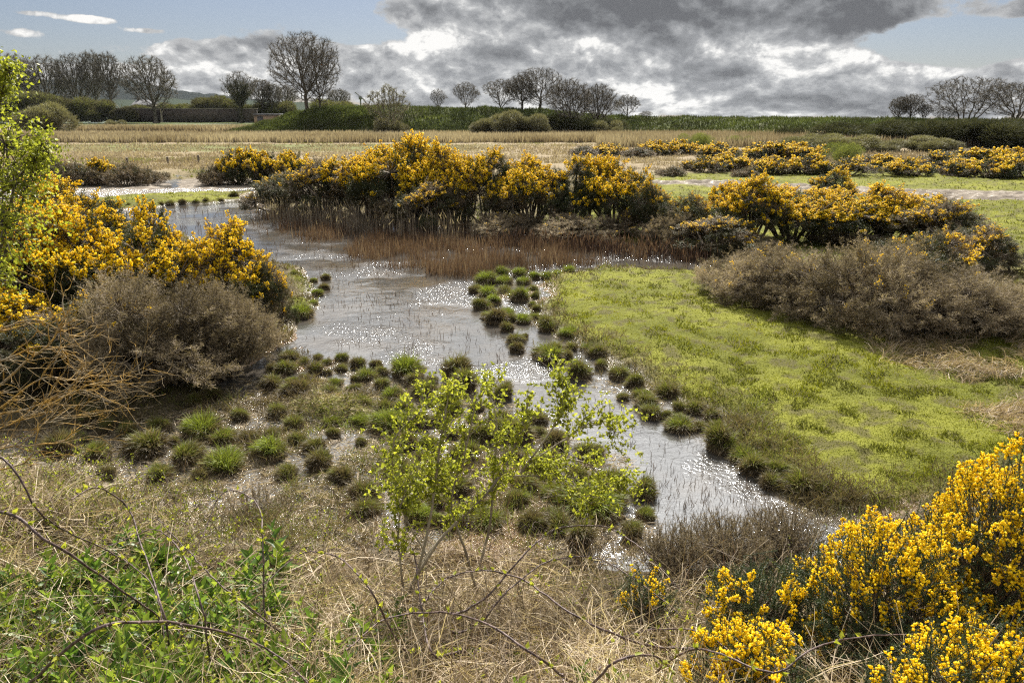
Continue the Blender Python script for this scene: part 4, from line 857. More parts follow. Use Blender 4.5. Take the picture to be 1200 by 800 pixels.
for a in [
    ('A', 92, 318, 207, 96, 'flowering gorse bush farthest back at the left, beside the fresh green tree', g1),
    ('B', 45, 420, 250, 130, 'flowering gorse bush by the left edge, below the fresh green tree', g1),
    ('A', 128, 410, 236, 140, 'large gorse bush thick with yellow flowers, centre left thicket', g1),
    ('D', 205, 385, 238, 84, 'gorse bush with a golden top showing against the stream', g1),
    ('B', 268, 408, 262, 120, 'flowering gorse bush at the water end of the left thicket', g1),
    ('C', 318, 402, 305, 56, 'small gorse bush with orange flecks at the water edge', g1),
    ('B', -10, 452, 320, 130, 'low flowering gorse bush cut off by the left edge', g1),
    ('X', 205, 468, 308, 170, 'big brown dead gorse bush in front of the left thicket', g1),
    ('X', 265, 450, 330, 110, 'brown dead gorse bush right of the biggest dead one', g1),
    ('C', 125, 462, 345, 120, 'shadowy gorse bush left of the biggest dead one', g1),
    ('C', 55, 470, 370, 120, 'shadowy gorse bush behind the bare lichen branches', g1),
    ('F', 284, 216, 172, 52, 'gorse bush with dark base behind the muddy track, leftmost of three', g2),
    ('F', 314, 216, 176, 50, 'gorse bush behind the muddy track, middle of three', g2),
    ('F', 346, 217, 176, 50, 'gorse bush behind the muddy track, rightmost of three', g2),
    ('C', 335, 250, 202, 70, 'brownish gorse bush at the left end of the middle hedge', g2),
    ('C', 378, 258, 185, 80, 'gorse bush second from the left in the middle hedge', g2),
    ('B', 432, 262, 172, 92, 'gorse bush with a broad dark front behind the pale reeds', g2),
    ('A', 482, 266, 157, 100, 'tallest gorse bush of the middle hedge, golden all over its top', g2),
    ('B', 532, 268, 168, 84, 'golden gorse bush right of the tallest in the middle hedge', g2),
    ('C', 505, 276, 212, 80, 'low gorse bush with a yellow spray in front of the tallest one', g2),
    ('D', 577, 270, 177, 76, 'gorse bush at the middle of the middle hedge', g2),
    ('B', 622, 272, 184, 84, 'flat topped gorse bush with open legs over bright grass', g2),
    ('D', 667, 274, 184, 78, 'gorse bush on open stems, left of the bright mounded one', g2),
    ('A', 720, 274, 182, 84, 'bright mounded gorse bush left of the grass gap', g2),
    ('C', 758, 280, 214, 54, 'small gorse bush sloping down to the grass gap', g2),
    ('Y', 690, 284, 248, 110, 'low brown gorse below the bright mounded bush', g2),
    ('Y', 600, 278, 246, 90, 'low brown gorse on the pond edge, middle of the hedge', g2),
    ('Y', 800, 291, 246, 76, 'brown gorse bush in the grass gap', g2),
    ('C', 806, 287, 226, 62, 'half brown gorse bush with yellow top standing in the grass gap', g2),
    ('B', 868, 292, 204, 84, 'tall flowering gorse bush right of the grass gap', g2),
    ('C', 842, 302, 252, 90, 'dark brown gorse on the far corner of the pond', g2),
    ('A', 928, 288, 218, 96, 'flowering gorse bush behind the left part of the dead thicket', g2),
    ('D', 968, 250, 198, 54, 'small domed gorse bush sticking up behind the others', g2),
    ('A', 985, 290, 222, 96, 'broad flowering gorse bush behind the middle of the dead thicket', g2),
    ('B', 1040, 290, 216, 92, 'flowering gorse bush, third from the right end of the row', g2),
    ('C', 1100, 302, 232, 96, 'half brown gorse bush at the right end of the row', g2),
    ('C', 1142, 322, 262, 76, 'dark low gorse bush ending the row by the bright field', g2),
    ('Y', 870, 356, 292, 110, 'pale brown dead gorse at the left tip of the thicket beside the lawn', g3),
    ('Y', 935, 376, 284, 150, 'large pale brown dead gorse in front, left half of the thicket', g3),
    ('Y', 1015, 392, 272, 160, 'largest pale brown dead gorse with bare twigs, middle of the thicket', g3),
    ('C', 1085, 370, 268, 110, 'gorse bush with a yellow patch at the top of the dead thicket', g3),
    ('X', 1100, 402, 306, 120, 'brown dead gorse on the right of the thicket beside rough straw', g3),
    ('X', 1155, 396, 330, 80, 'outlying brown dead gorse nearest the right edge', g3),
    ('Fx', 690, 184, 170, 46, 'low brown scrub, left end of the far gorse', g4),
    ('F', 716, 184, 168, 44, 'far gorse bush, second from the left end', g4),
    ('Fx', 745, 186, 172, 44, 'low brown scrub right of the first far gorse flowers', g4),
    ('F', 772, 184, 164, 46, 'far gorse bush left of the leftmost pale green bush', g4),
    ('F', 800, 183, 163, 44, 'far gorse bush in front of the leftmost pale green bush', g4),
    ('F', 838, 186, 166, 50, 'far gorse bush between the two left pale green bushes', g4),
    ('Fb', 822, 204, 182, 46, 'brown tinged far gorse near the grass, left', g4),
    ('F', 855, 202, 178, 56, 'far gorse bush above the dark small bush', g4),
    ('F', 900, 190, 165, 60, 'far gorse bush below the path up the bank', g4),
    ('F', 905, 206, 182, 50, 'far gorse bush at the front, left of centre', g4),
    ('F', 940, 190, 166, 56, 'far gorse bush at the back, left of the brightest green bush', g4),
    ('F', 945, 206, 178, 56, 'far gorse bush in front of the brightest green bush, left', g4),
    ('Fb', 990, 208, 184, 60, 'brown tinged far gorse in front of the brightest green bush', g4),
    ('F', 1025, 200, 180, 50, 'far gorse bush right of the brightest green bush', g4),
    ('F', 1058, 208, 184, 50, 'lone far gorse bush left of the puddle', g4),
    ('Fx', 700, 208, 190, 30, 'small brown scrub clump in the far rough grass', g4),
    ('Fx', 785, 208, 194, 36, 'small dark scrub bush beside the track', g4),
    ('Fx', 872, 209, 196, 30, 'small dark bush on the near edge of the far gorse', g4),
    ('Fb', 1105, 200, 176, 60, 'brown tinged gorse just right of the puddle, at the back', g4),
    ('F', 1140, 198, 172, 64, 'gorse bush at the back of the right hand far clump', g4),
    ('F', 1190, 200, 172, 64, 'gorse bush at the back, cut by the right edge', g4),
    ('F', 1160, 210, 182, 56, 'golden gorse bush at the front of the right hand far clump', g4),
    ('F', 1200, 211, 180, 56, 'golden gorse bush at the front, cut by the right edge', g4),
    ('Fb', 1120, 208, 188, 40, 'low brown gorse beside the puddle', g4),
    ('Fx', 70, 216, 182, 50, 'dark brown scrub just right of the fresh green tree', g5),
    ('F', 118, 216, 184, 40, 'small gorse bush with an orange flowering top amid dark scrub', g5),
    ('Fx', 95, 218, 188, 46, 'dark scrub left of the small orange topped gorse', g5),
    ('Fx', 148, 218, 190, 46, 'dark scrub right of the small orange topped gorse', g5),
    ('Fx', 25, 220, 190, 56, 'dark scrub behind the fresh green tree', g5),
    ('Fx', 178, 214, 196, 36, 'low brown scrub ending at the flooded track', g5),
    ('Fx', 255, 217, 193, 40, 'dark scrub right of the flooded track', g5)]:
    place_gorse(*a)

# ------------------------------------------------------------------ tussocks
def tussock_template(name, seed, n, green, label):
    g = np.random.default_rng(seed); nl = [1, 2, 3, 2][seed % 4]; lx = g.uniform(-.20, .20, nl) * (nl > 1); ly = g.uniform(-.16, .16, nl) * (nl > 1); lr = (.5 if nl == 1 else .36) * g.uniform(.75, 1.1, nl); lh = g.uniform(.20, .44, nl)
    j = g.integers(0, nl, n); th = g.uniform(0, 6.283, n); q = np.sqrt(g.uniform(0, 1, n)); r = lr[j] * q * (1 + .16 * np.sin(3 * th + seed) + .12 * np.sin(5 * th + 2 * seed))
    zc = lh[j] * np.sqrt(np.maximum(1 - q ** 2, 0)) ** .7 * (1 + .3 * np.sin(2 * th + seed * 1.7) * q)
    out = np.stack([np.cos(th), np.sin(th), 0 * th], 1); B = np.stack([out[:, 0] * r * .85 + lx[j], out[:, 1] * r * .85 + ly[j], zc * .75], 1)
    wind = np.array([math.cos(seed), math.sin(seed), 0]) * .25; tall = g.uniform(size=n) < .12
    d = norm(out * (q * .8)[:, None] + wind + [0, 0, 1.0] + g.normal(size=(n, 3)) * .32); L = g.uniform(.12, .36, n) * (1.1 - .3 * q) * np.where(tall, 1.45, 1)
    Mi = B + d * (L * .55)[:, None]; d2 = norm(d + out * (.6 * q + .2)[:, None] + wind + np.array([0, 0, -1.0]) * (q[:, None] ** 1.5) + g.normal(size=(n, 3)) * .3); T = Mi + d2 * (L * .5)[:, None]
    T[:, 2] = np.maximum(T[:, 2], .0)
    patch = fbm(B[:, 0], B[:, 1], 4.0, 2, seed)
    rn = np.clip(green - .40 * sstep(.55, 1, q) + (patch - .5) * .7 + g.normal(size=n) * .13, 0, 1)
    root = empty(name, (0, 0, 0), label, 'tussock')
    k_ = .5 / float(np.percentile(np.hypot(T[:, 0], T[:, 1]), 88)); B, Mi, T = B * k_, Mi * k_, T * k_; lx, ly, lr, lh = lx * k_, ly * k_, lr * k_, lh * k_
    mesh('blades', bent_blades(B, Mi, T, .018, g, np.clip(rn - .12, 0, 1), rn), M['tussock'], root)
    m = n // 5; th = g.uniform(0, 6.283, m); o2 = np.stack([np.cos(th), np.sin(th), 0 * th], 1); jj = g.integers(0, nl, m); Bs = o2 * (lr[jj] * g.uniform(.5, 1.0, m))[:, None]; Bs[:, 0] += lx[jj]; Bs[:, 1] += ly[jj]; Bs[:, 2] = lh[jj] * g.uniform(.1, .55, m)
    Ts = Bs + o2 * g.uniform(.02, .16, (m, 1)) + g.normal(size=(m, 3)) * .05; Ts[:, 2] = np.maximum(Bs[:, 2] - g.uniform(.0, .25, m), .01)
    mesh('dead_thatch', [tri_blades(Bs, Ts, .016, g, g.uniform(0, .75, m))], M['straw'], root)
    # peaty root stool under the blades
    k = 14; V = []; 
    for j, (zr, rr) in enumerate(((-.15, .40), (.05, .43), (.15, .38), (.22, .25))):
        for a in range(k): f_ = (.9 if nl == 1 else .8) * (1 + .10 * g.normal()); V.append((math.cos(a * 6.283 / k) * rr * f_ + lx.mean(), math.sin(a * 6.283 / k) * rr * f_ + ly.mean(), zr if zr < 0 else zr * lh.mean() / .42))
    V.append((lx.mean(), ly.mean(), .27 * lh.mean() / .42)); V = np.array(V); F = np.array([[j * k + a, j * k + (a + 1) % k, (j + 1) * k + (a + 1) % k, (j + 1) * k + a] for j in range(3) for a in range(k)]); T3 = np.array([[3 * k + a, 3 * k + (a + 1) % k, 4 * k] for a in range(k)])
    smooth_all(mesh('root_stool', [(V, F, None), (V, T3, None)], M['peat'], root)); return root
M['peat'] = mat_bark('peat_stool', (.035, .026, .016), (.075, .055, .032), 12)
TS = {'g': [tussock_template('grass_tussock', 300 + i, 1500, .80, 'x') for i in range(4)],
      'm': [tussock_template('grass_tussock', 310 + i, 1500, .62, 'x') for i in range(5)],
      'b': [tussock_template('grass_tussock', 320 + i, 1500, .44, 'x') for i in range(4)]}
CL = {}
CL['clustered at the lawn tip'] = [(667, 322, 17, 'g'), (653, 325, 14, 'g'), (640, 328, 16, 'g'), (628, 328, 15, 'g'), (607, 326, 20, 'g'), (588, 324, 18, 'g'), (614, 334, 17, 'g'), (591, 335, 20, 'g'), (571, 334, 27, 'g'), (556, 344, 18, 'm'), (573, 349, 24, 'g'), (592, 346, 19, 'm'), (611, 354, 24, 'g'), (626, 342, 12, 'm'), (582, 358, 20, 'g'), (566, 364, 23, 'm'), (593, 372, 22, 'g'), (574, 375, 22, 'm'), (614, 380, 22, 'g'), (626, 350, 12, 'm'), (629, 366, 12, 'm'), (628, 375, 15, 'm'), (582, 381, 28, 'b'), (593, 389, 18, 'b'), (647, 358, 11, 'm'), (622, 360, 11, 'm'), (600, 378, 13, 'b')]
CL['along the stream below the lawn'] = [(640, 390, 24, 'm'), (606, 403, 22, 'm'), (606, 414, 18, 'b'), (616, 398, 12, 'b'), (645, 426, 38, 'm'), (650, 416, 24, 'm'), (681, 446, 32, 'm'), (664, 424, 16, 'b'), (724, 448, 28, 'm'), (729, 470, 15, 'm'), (757, 480, 28, 'm'), (763, 494, 28, 'm'), (752, 470, 24, 'm'), (796, 507, 36, 'm'), (815, 487, 26, 'm'), (836, 496, 24, 'b'), (846, 535, 44, 'm'), (872, 545, 40, 'm'), (884, 560, 34, 'm'), (912, 562, 32, 'm'), (936, 585, 44, 'm'), (905, 575, 28, 'b'), (866, 512, 26, 'b'), (900, 535, 26, 'b'), (668, 398, 26, 'g'), (700, 420, 24, 'm'), (780, 468, 28, 'm'), (1000, 600, 34, 'b'), (965, 590, 30, 'b'), (690, 412, 20, 'm'), (745, 455, 24, 'm'), (820, 505, 20, 'b')]
CL['on the shore left of the sapling'] = [(337, 424, 24, 'm'), (357, 429, 16, 'm'), (373, 422, 13, 'm'), (382, 429, 13, 'b'), (400, 425, 19, 'm'), (372, 440, 20, 'b'), (384, 440, 11, 'b'), (430, 447, 26, 'm'), (441, 432, 15, 'b'), (447, 441, 16, 'm'), (417, 448, 14, 'b'), (478, 445, 40, 'g'), (447, 458, 20, 'm'), (460, 472, 28, 'g'), (484, 454, 24, 'b'), (505, 452, 18, 'b'), (497, 470, 30, 'b'), (534, 446, 34, 'b'), (545, 458, 36, 'm'), (530, 490, 36, 'g'), (515, 500, 24, 'b'), (357, 448, 18, 'b'), (320, 436, 14, 'b')]
CL['in the muddy hollow at left'] = [(238, 516, 46, 'g'), (263, 555, 48, 'g'), (322, 544, 42, 'g'), (337, 562, 24, 'm'), (186, 508, 26, 'm'), (168, 522, 24, 'b'), (178, 540, 54, 'b'), (216, 548, 42, 'b'), (148, 516, 24, 'b'), (262, 522, 30, 'm'), (230, 478, 24, 'm'), (250, 470, 26, 'b'), (232, 462, 20, 'm'), (292, 522, 26, 'b'), (110, 505, 30, 'b'), (284, 494, 24, 'b'), (72, 540, 40, 'b'), (128, 510, 26, 'b'), (345, 508, 26, 'm'), (375, 552, 30, 'b'), (262, 444, 20, 'b'), (92, 492, 30, 'b'), (165, 480, 30, 'b')]
CL['around the leafing sapling'] = [(482, 600, 28, 'm'), (460, 560, 34, 'b'), (560, 520, 34, 'm'), (545, 548, 36, 'b'), (590, 470, 28, 'm'), (570, 625, 44, 'm'), (618, 580, 34, 'm'), (640, 560, 36, 'b'), (690, 612, 72, 'g'), (718, 600, 34, 'b'), (716, 576, 40, 'm'), (650, 590, 38, 'm'), (680, 572, 40, 'b'), (751, 587, 34, 'm'), (757, 610, 22, 'm'), (741, 634, 28, 'm'), (655, 632, 38, 'm'), (625, 628, 34, 'b'), (600, 545, 30, 'b'), (650, 530, 34, 'b'), (690, 540, 34, 'b'), (520, 560, 32, 'b'), (505, 530, 28, 'm'), (430, 590, 36, 'b'), (400, 570, 30, 'b'), (680, 655, 34, 'b'), (540, 585, 34, 'b'), (630, 500, 26, 'b')]
CL['on the point below the left gorse'] = [(354, 374, 30, 'g'), (371, 348, 15, 'g'), (366, 359, 14, 'g'), (368, 331, 10, 'm'), (348, 327, 16, 'm'), (343, 322, 10, 'm'), (381, 329, 14, 'b'), (380, 340, 12, 'b')]
CL['along the far grassy strip'] = [(138, 246, 10, 'm'), (152, 244, 9, 'm'), (163, 243, 9, 'b'), (175, 243, 9, 'm'), (188, 242, 9, 'b'), (200, 241, 10, 'm'), (213, 240, 9, 'b'), (228, 239, 10, 'm'), (243, 238, 9, 'b'), (257, 237, 10, 'm'), (275, 233, 14, 'm')]
CL['shaded beside the bright right field'] = [(1165, 345, 18, 'b'), (1182, 352, 20, 'b'), (1172, 362, 20, 'b'), (1190, 340, 16, 'b')]
def extra(key, n, x0, x1, y0, y1, w0, w1, cols, seed):
    g = np.random.default_rng(seed); k = 0
    while k < n:
        x, y = g.uniform(x0, x1), g.uniform(y0, y1); w = g.uniform(w0, w1); X_, Y_ = G0(x, y); z_ = zones(np.array([X_]), np.array([Y_]))
        if z_['mud'][0] < .05 and seed != 3: continue
        if any(abs(x - t[0]) < (w + t[2]) * .40 and abs(y - t[1]) < (w + t[2]) * .25 for L_ in CL.values() for t in L_): continue
        CL[key].append((round(x), round(y), round(w), cols[g.integers(len(cols))])); k += 1
extra('in the muddy hollow at left', 17, 60, 400, 455, 570, 14, 44, 'mmbbb', 1)
extra('around the leafing sapling', 20, 420, 720, 480, 625, 16, 46, 'mmbbg', 2)
extra('on the shore left of the sapling', 14, 330, 560, 428, 500, 14, 30, 'mmbb', 4)
extra('along the stream below the lawn', 8, 640, 860, 405, 520, 14, 28, 'mmbb', 5)
ORD = ['leftmost', 'second', 'third', 'fourth', 'fifth', 'sixth', 'seventh', 'eighth', 'ninth', 'tenth', 'eleventh', 'twelfth', 'thirteenth', 'fourteenth', 'fifteenth', 'sixteenth', 'seventeenth', 'eighteenth', 'nineteenth', 'twentieth', 'twentyfirst', 'twentysecond', 'twentythird', 'twentyfourth']
CN = {'g': 'bright green', 'm': 'olive green', 'b': 'brown'}
usedt = set()
for place_, lst in CL.items():
    for colr in 'gmb':
        sub = sorted([t for t in lst if t[3] == colr], key=lambda t: t[0]); n = len(sub)
        for i, (px, by, w, cc) in enumerate(sub):
            if n == 1: od = 'only'
            elif i == 0: od = 'leftmost'
            elif i == n - 1: od = 'rightmost'
            elif i < (n + 1) // 2: od = ORD[i] + ' from the left of the'
            else: od = ORD[n - 1 - i] + ' from the right of the'
            od = od + ' of the' if od in ('leftmost', 'rightmost') else od
            lb = (f'{od} {CN[colr]} tussocks {place_}' if n > 1 else f'only {CN[colr]} grass tussock {place_}')
            X, Y = G0(px, by, .0); wm = w / FPX * math.hypot(Y, CAMZ); Y += wm * .4; X = (px - 600) / FPX * math.hypot(Y, CAMZ) * 1.0 * (X / ((px - 600) / FPX * math.hypot(Y - wm * .4, CAMZ)) if abs(px - 600) > 1 else 1)
            src = TS[colr][i % len(TS[colr])]; s = wm * 1.2; sz = s * rng.uniform(.85, 1.15) * (1.0 if w < 60 else .7); rz = rng.uniform(0, 6.28); zb = float(rise(np.array(X), np.array(Y)))
            sx_ = rng.uniform(.82, 1.2)
            if id(src) in usedt: o = copy_thing(src, (X, Y, zb), rz, (s * sx_, s / sx_ ** .5, sz), lb, 'grass tussocks ' + place_)
            else:
                usedt.add(id(src)); o = src; o.location = (X, Y, zb); o.rotation_euler = (0, 0, rz); o.scale = (s, s, sz); o['label'] = lb; o['group'] = 'grass tussocks ' + place_

# ------------------------------------------------------------------ the near bank
def near_bank():
    g = np.random.default_rng(401)
    # tangled bleached grass
    n = 36000; px = g.uniform(-120, 1320, n); py = g.uniform(585, 1000, n)
    X, Y = GA(px, py); dens = sstep(.85, 2.1, toe(X) - Y + (fbm(X, Y, .8, 3, 7) - .5) * 2.2); greenz = sstep(420, 250, px) * sstep(640, 700, py)
    k = g.uniform(size=n) < dens * (1 - .75 * greenz); X, Y = X[k], Y[k]; n = len(X); H = height(X, Y)
    a = g.uniform(0, 6.283, n); L = g.uniform(.18, .75, n); el = np.abs(g.normal(.5, .35, n)); d = np.stack([np.cos(a) * np.cos(el), np.sin(a) * np.cos(el), np.sin(el)], 1)
    t = np.linspace(0, 1, 5)[None, :, None]; P = np.stack([X, Y, H], 1)[:, None] + d[:, None] * L[:, None, None] * t + np.array([0, 0, -1.0]) * (L * g.uniform(.1, .55, n))[:, None, None] * t ** 2 + g.normal(size=(n, 1, 3)) * .05 * L[:, None, None] * np.sin(t * 5)
    P[:, :, 2] = np.maximum(P[:, :, 2] + g.uniform(0, .16, n)[:, None], H[:, None] + .01)
    mesh('dead_grass', [ribbon_curve(P, g.uniform(.003, .0085, n), g, np.clip(g.normal(.5, .3, n) + (fbm(X, Y, 1.5, 3, 8) - .5), 0, 1))], M['straw'], kind='stuff')
    # upright brown stalks
    n = 2600; px = g.uniform(-60, 900, n); py = g.uniform(590, 900, n); X, Y = GA(px, py); k = (toe(X) - Y) > .0; X, Y = X[k], Y[k]; n = len(X); H = height(X, Y)
    B = np.stack([X, Y, H], 1); d = norm(np.stack([g.normal(size=n) * .3, g.normal(size=n) * .3, np.ones(n)], 1)); t = np.linspace(0, 1, 4)[None, :, None]; L = g.uniform(.2, .6, n)
    P = B[:, None] + d[:, None] * L[:, None, None] * t + g.normal(size=(n, 1, 3)) * .12 * (L[:, None, None]) * t ** 2
    mesh('dry_stalks', [ribbon_curve(P, g.uniform(.003, .006, n), g, g.uniform(0, .8, n))], M['rush'], kind='stuff')
    # green fine grass in the near bank
    n = 26000; px = g.uniform(-120, 1300, n); py = g.uniform(560, 960, n); X, Y = GA(px, py); w = sstep(.44, .6, fbm(X, Y, .9, 3, 9) + .25 * sstep(400, 100, px)) * sstep(-.2, .8, toe(X) - Y); k = g.uniform(size=n) < w; X, Y = X[k], Y[k]
    H = height(X, Y); blade_field('bank_herbs', X, Y, H, g.uniform(.08, .26, len(X)), .005, .6, np.clip(g.normal(.62, .2, len(X)), 0, 1), M['tussock'], g)
    # young leaves and dark twigs tangled over the left of the bank
    n = 2600; px = np.concatenate([g.uniform(-120, 260, 1100), g.uniform(0, 1000, n - 1100)]); py = g.uniform(505, 860, n); X, Y = GA(px, py); k = toe(X) - Y > .3; X, Y = X[k], Y[k]; n = len(X); H = height(X, Y)
    a = g.uniform(0, 6.283, n); el = g.uniform(.5, 1.3, n); L = g.uniform(.15, .55, n); d = np.stack([np.cos(a) * np.cos(el), np.sin(a) * np.cos(el), np.sin(el)], 1); t = np.linspace(0, 1, 6)[None, :, None]
    P = np.stack([X, Y, H], 1)[:, None] + d[:, None] * (L[:, None, None] * t) + np.array([0, 0, -1.]) * (L * .35)[:, None, None] * t ** 2 + g.normal(size=(n, 1, 3)) * .10 * L[:, None, None] * np.sin(3 * t)
    tw = [tubes(P[:, i], P[:, i + 1], .0032 - .0004 * i, .0028 - .0004 * i, 4, np.full(n, .5)) for i in range(5)]
    mesh('twig_tangle', tw, M['cane'], kind='stuff')
    k = g.uniform(size=n) < np.where(X < -1.2, .8, .3); Q = P[k][:, 1:].reshape(-1, 3); Q = np.repeat(Q, 3, 0) + g.normal(size=(len(Q) * 3, 3)) * .012; m_ = len(Q); Lf = g.uniform(.015, .035, m_)
    mesh('young_leaves', [leaves(Q, norm(g.normal(size=(m_, 3)) + [0, 0, .5]), rdir(m_, g), Lf, Lf * .65, np.clip(g.normal(.35, .25, m_), 0, 1))], M['fresh'], kind='stuff')
    # broad leaved herbs in rosettes
    plants = []; px = np.concatenate([g.uniform(-60, 330, 330), g.uniform(120, 330, 120), g.uniform(330, 470, 50), g.uniform(560, 1000, 40)]); py = np.concatenate([g.uniform(650, 960, 330), g.uniform(640, 800, 120), g.uniform(700, 900, 50), g.uniform(780, 900, 40)])
    X, Y = GA(px, py); H = height(X, Y); parts = []; m = 0
    P, dd, LL, rr, stem0, stem1 = [], [], [], [], [], []
    for x, y, h in zip(X, Y, H):
        nl = g.integers(9, 18); hh = g.uniform(.12, .34); ax = norm(np.array([g.normal() * .15, g.normal() * .15, 1.0])); top = np.array([x, y, h]) + ax * hh; stem0.append((x, y, h)); stem1.append(top); cr = g.uniform(0, .5)
        for j in range(nl):
            f = j / nl; a = j * 2.4; el = .2 + 1.0 * f; P.append(np.array([x, y, h]) + ax * hh * (.25 + .75 * f)); dd.append((math.cos(a) * math.cos(el), math.sin(a) * math.cos(el), math.sin(el))); LL.append(g.uniform(.09, .17) * (1.1 - .5 * f)); rr.append(np.clip(cr + .5 * f + g.normal() * .12, 0, 1))
    P, dd, LL, rr = map(np.array, (P, dd, LL, rr)); mesh('leafy_herbs', [leaves(P, dd, np.tile([0, 0, 1.], (len(P), 1)) + .3 * g.normal(size=P.shape), LL, LL * .42, rr), tubes(np.array(stem0), np.array(stem1), .004, .002, 3, np.full(len(stem0), .4))], M['broadleaf'], kind='stuff')
near_bank()

def smooth_path(pts, n=26):
    pts = np.array(pts, float); m = len(pts); t = np.linspace(0, m - 1.0001, n); out = []
    for u in t:
        i = int(u); f = u - i; p0 = pts[max(i - 1, 0)]; p1 = pts[i]; p2 = pts[min(i + 1, m - 1)]; p3 = pts[min(i + 2, m - 1)]
        out.append(.5 * ((2 * p1) + (-p0 + p2) * f + (2 * p0 - 5 * p1 + 4 * p2 - p3) * f * f + (-p0 + 3 * p1 - 3 * p2 + p3) * f ** 3))
    return np.array(out)
def cane_tube(path, r0, r1, k=6):
    n = len(path); tan = norm(np.gradient(path, axis=0)); ref = np.array([0, 1.0, .2]); a = norm(np.cross(tan, ref)); b = np.cross(tan, a)
    rr = np.linspace(r0, r1, n)[:, None, None]; ang = np.arange(k) * 2 * np.pi / k
    V = (path[:, None] + (a[:, None] * np.cos(ang)[None, :, None] + b[:, None] * np.sin(ang)[None, :, None]) * rr).reshape(-1, 3)
    i = np.arange(n - 1)[:, None] * k; j = np.arange(k)[None]; F = np.stack([i + j, i + (j + 1) % k, i + k + (j + 1) % k, i + k + j], -1).reshape(-1, 4); return V, F, np.full(len(V), .5)
def canes():
    g = np.random.default_rng(77); gc = 'arching bramble stems over the near bank'
    data = [([(-20, 603), (60, 633), (140, 690), (205, 760), (235, 830)], 3.7, .007, 'thick bramble stem sloping down from the left edge'),
            ([(15, 812), (90, 752), (150, 732), (250, 738), (320, 765), (370, 815)], 3.0, .007, 'long low bramble arch across the bottom left corner'),
            ([(-10, 540), (50, 600), (85, 625), (140, 650), (180, 685), (200, 800)], 4.0, .005, 'dark bramble stem winding down left of the broad leaves'),
            ([(70, 590), (105, 576), (140, 595), (165, 650), (190, 720), (210, 820)], 3.9, .006, 'bramble arch rising left of the broad leaved herbs'),
            ([(130, 640), (180, 620), (215, 650), (240, 720), (255, 820)], 3.7, .005, 'bramble stem curving over the broad leaved herbs'),
            ([(180, 600), (215, 640), (260, 690), (330, 745)], 4.2, .005, 'bramble stem slanting right through the dead grass'),
            ([(232, 640), (262, 580), (300, 592), (310, 640), (312, 705)], 4.4, .005, 'small hooped bramble stem above the broad leaves'),
            ([(305, 690), (350, 652), (390, 655), (430, 690), (470, 760)], 3.9, .005, 'bramble arch just left of the sapling foot'),
            ([(480, 640), (488, 700), (500, 760), (530, 830)], 3.9, .007, 'upright dark bramble stem below the sapling'),
            ([(400, 760), (440, 725), (500, 715), (560, 728), (620, 765), (670, 830)], 3.4, .006, 'low wide bramble arch bottom centre, left of the others'),
            ([(490, 710), (520, 680), (570, 670), (620, 685), (680, 725), (760, 790)], 4.0, .006, 'wide bramble arch in the middle of the dead grass'),
            ([(570, 700), (620, 645), (660, 622), (710, 622), (755, 650), (800, 700)], 4.8, .006, 'dark bramble arch standing against the wet mud'),
            ([(560, 745), (600, 690), (650, 655), (710, 652), (770, 690), (820, 745)], 4.4, .005, 'thin bramble arch just under the dark one against the mud'),
            ([(680, 812), (720, 775), (760, 768), (790, 790), (810, 830)], 3.2, .006, 'short thick bramble hoop at the bottom, right of centre'),
            ([(720, 760), (760, 740), (830, 742), (890, 790), (920, 830)], 3.5, .005, 'bramble stem running into the foot of the near gorse'),
            ([(820, 760), (900, 780), (980, 745), (1090, 735)], 3.2, .005, 'bramble stem lying across the near gorse bushes')]
    for pts, Y, r, lb in data:
        inside = lambda p: 0 < p[0] < 1200 and p[1] < 800
        if inside(pts[0]) and (not inside(pts[-1]) or pts[-1][1] > pts[0][1]): pts = pts[::-1]
        P3 = np.array([AT(a, b, Y + .35 * math.sin(i * 1.3 + Y)) for i, (a, b) in enumerate(pts)]); e0, e1 = P3[0] + (P3[0] - P3[1]) * (2.2 if pts[0][0] < 5 else .7), P3[-1] + (P3[-1] - P3[-2]) * .25
        e0[2] = rise(e0[0], e0[1]) + .02; e1[2] = rise(e1[0], e1[1]) + .02; P3 = np.concatenate([[e0], P3]); P3[:, 2] = np.maximum(P3[:, 2], rise(P3[:, 0], P3[:, 1]) + .03); path = smooth_path(P3, 40); path += np.cumsum(g.normal(size=path.shape) * .0035, 0); b0 = path[0].copy()
        o = empty('bramble_stem', b0, lb, 'bramble', gc); r *= 1.35;         n = 70; i = g.integers(0, 39, n); f = g.uniform(0, 1, (n, 1)); Q = path[i] * (1 - f) + path[i + 1] * f - b0; d = perp(path[i + 1] - path[i], g)
        mesh('cane', [cane_tube(path - b0, r, r * .45), tri_blades(Q, Q + d * r * 2.6, r * 1.2, g, np.full(n, .5))], M['cane'], o)
        n = 16; i = g.integers(3, 38, n); Q = path[i] - b0; parts = []
        d = norm(rdir(n, g) + [0, 0, .6]); up = rdir(n, g); mesh('leaves', [leaves(Q, d, up, .045, .026, g.uniform(.3, 1, n)), leaves(Q + d * .01, norm(d + up * .8), up, .035, .02, g.uniform(.3, 1, n))], M['fresh'], o)
canes()

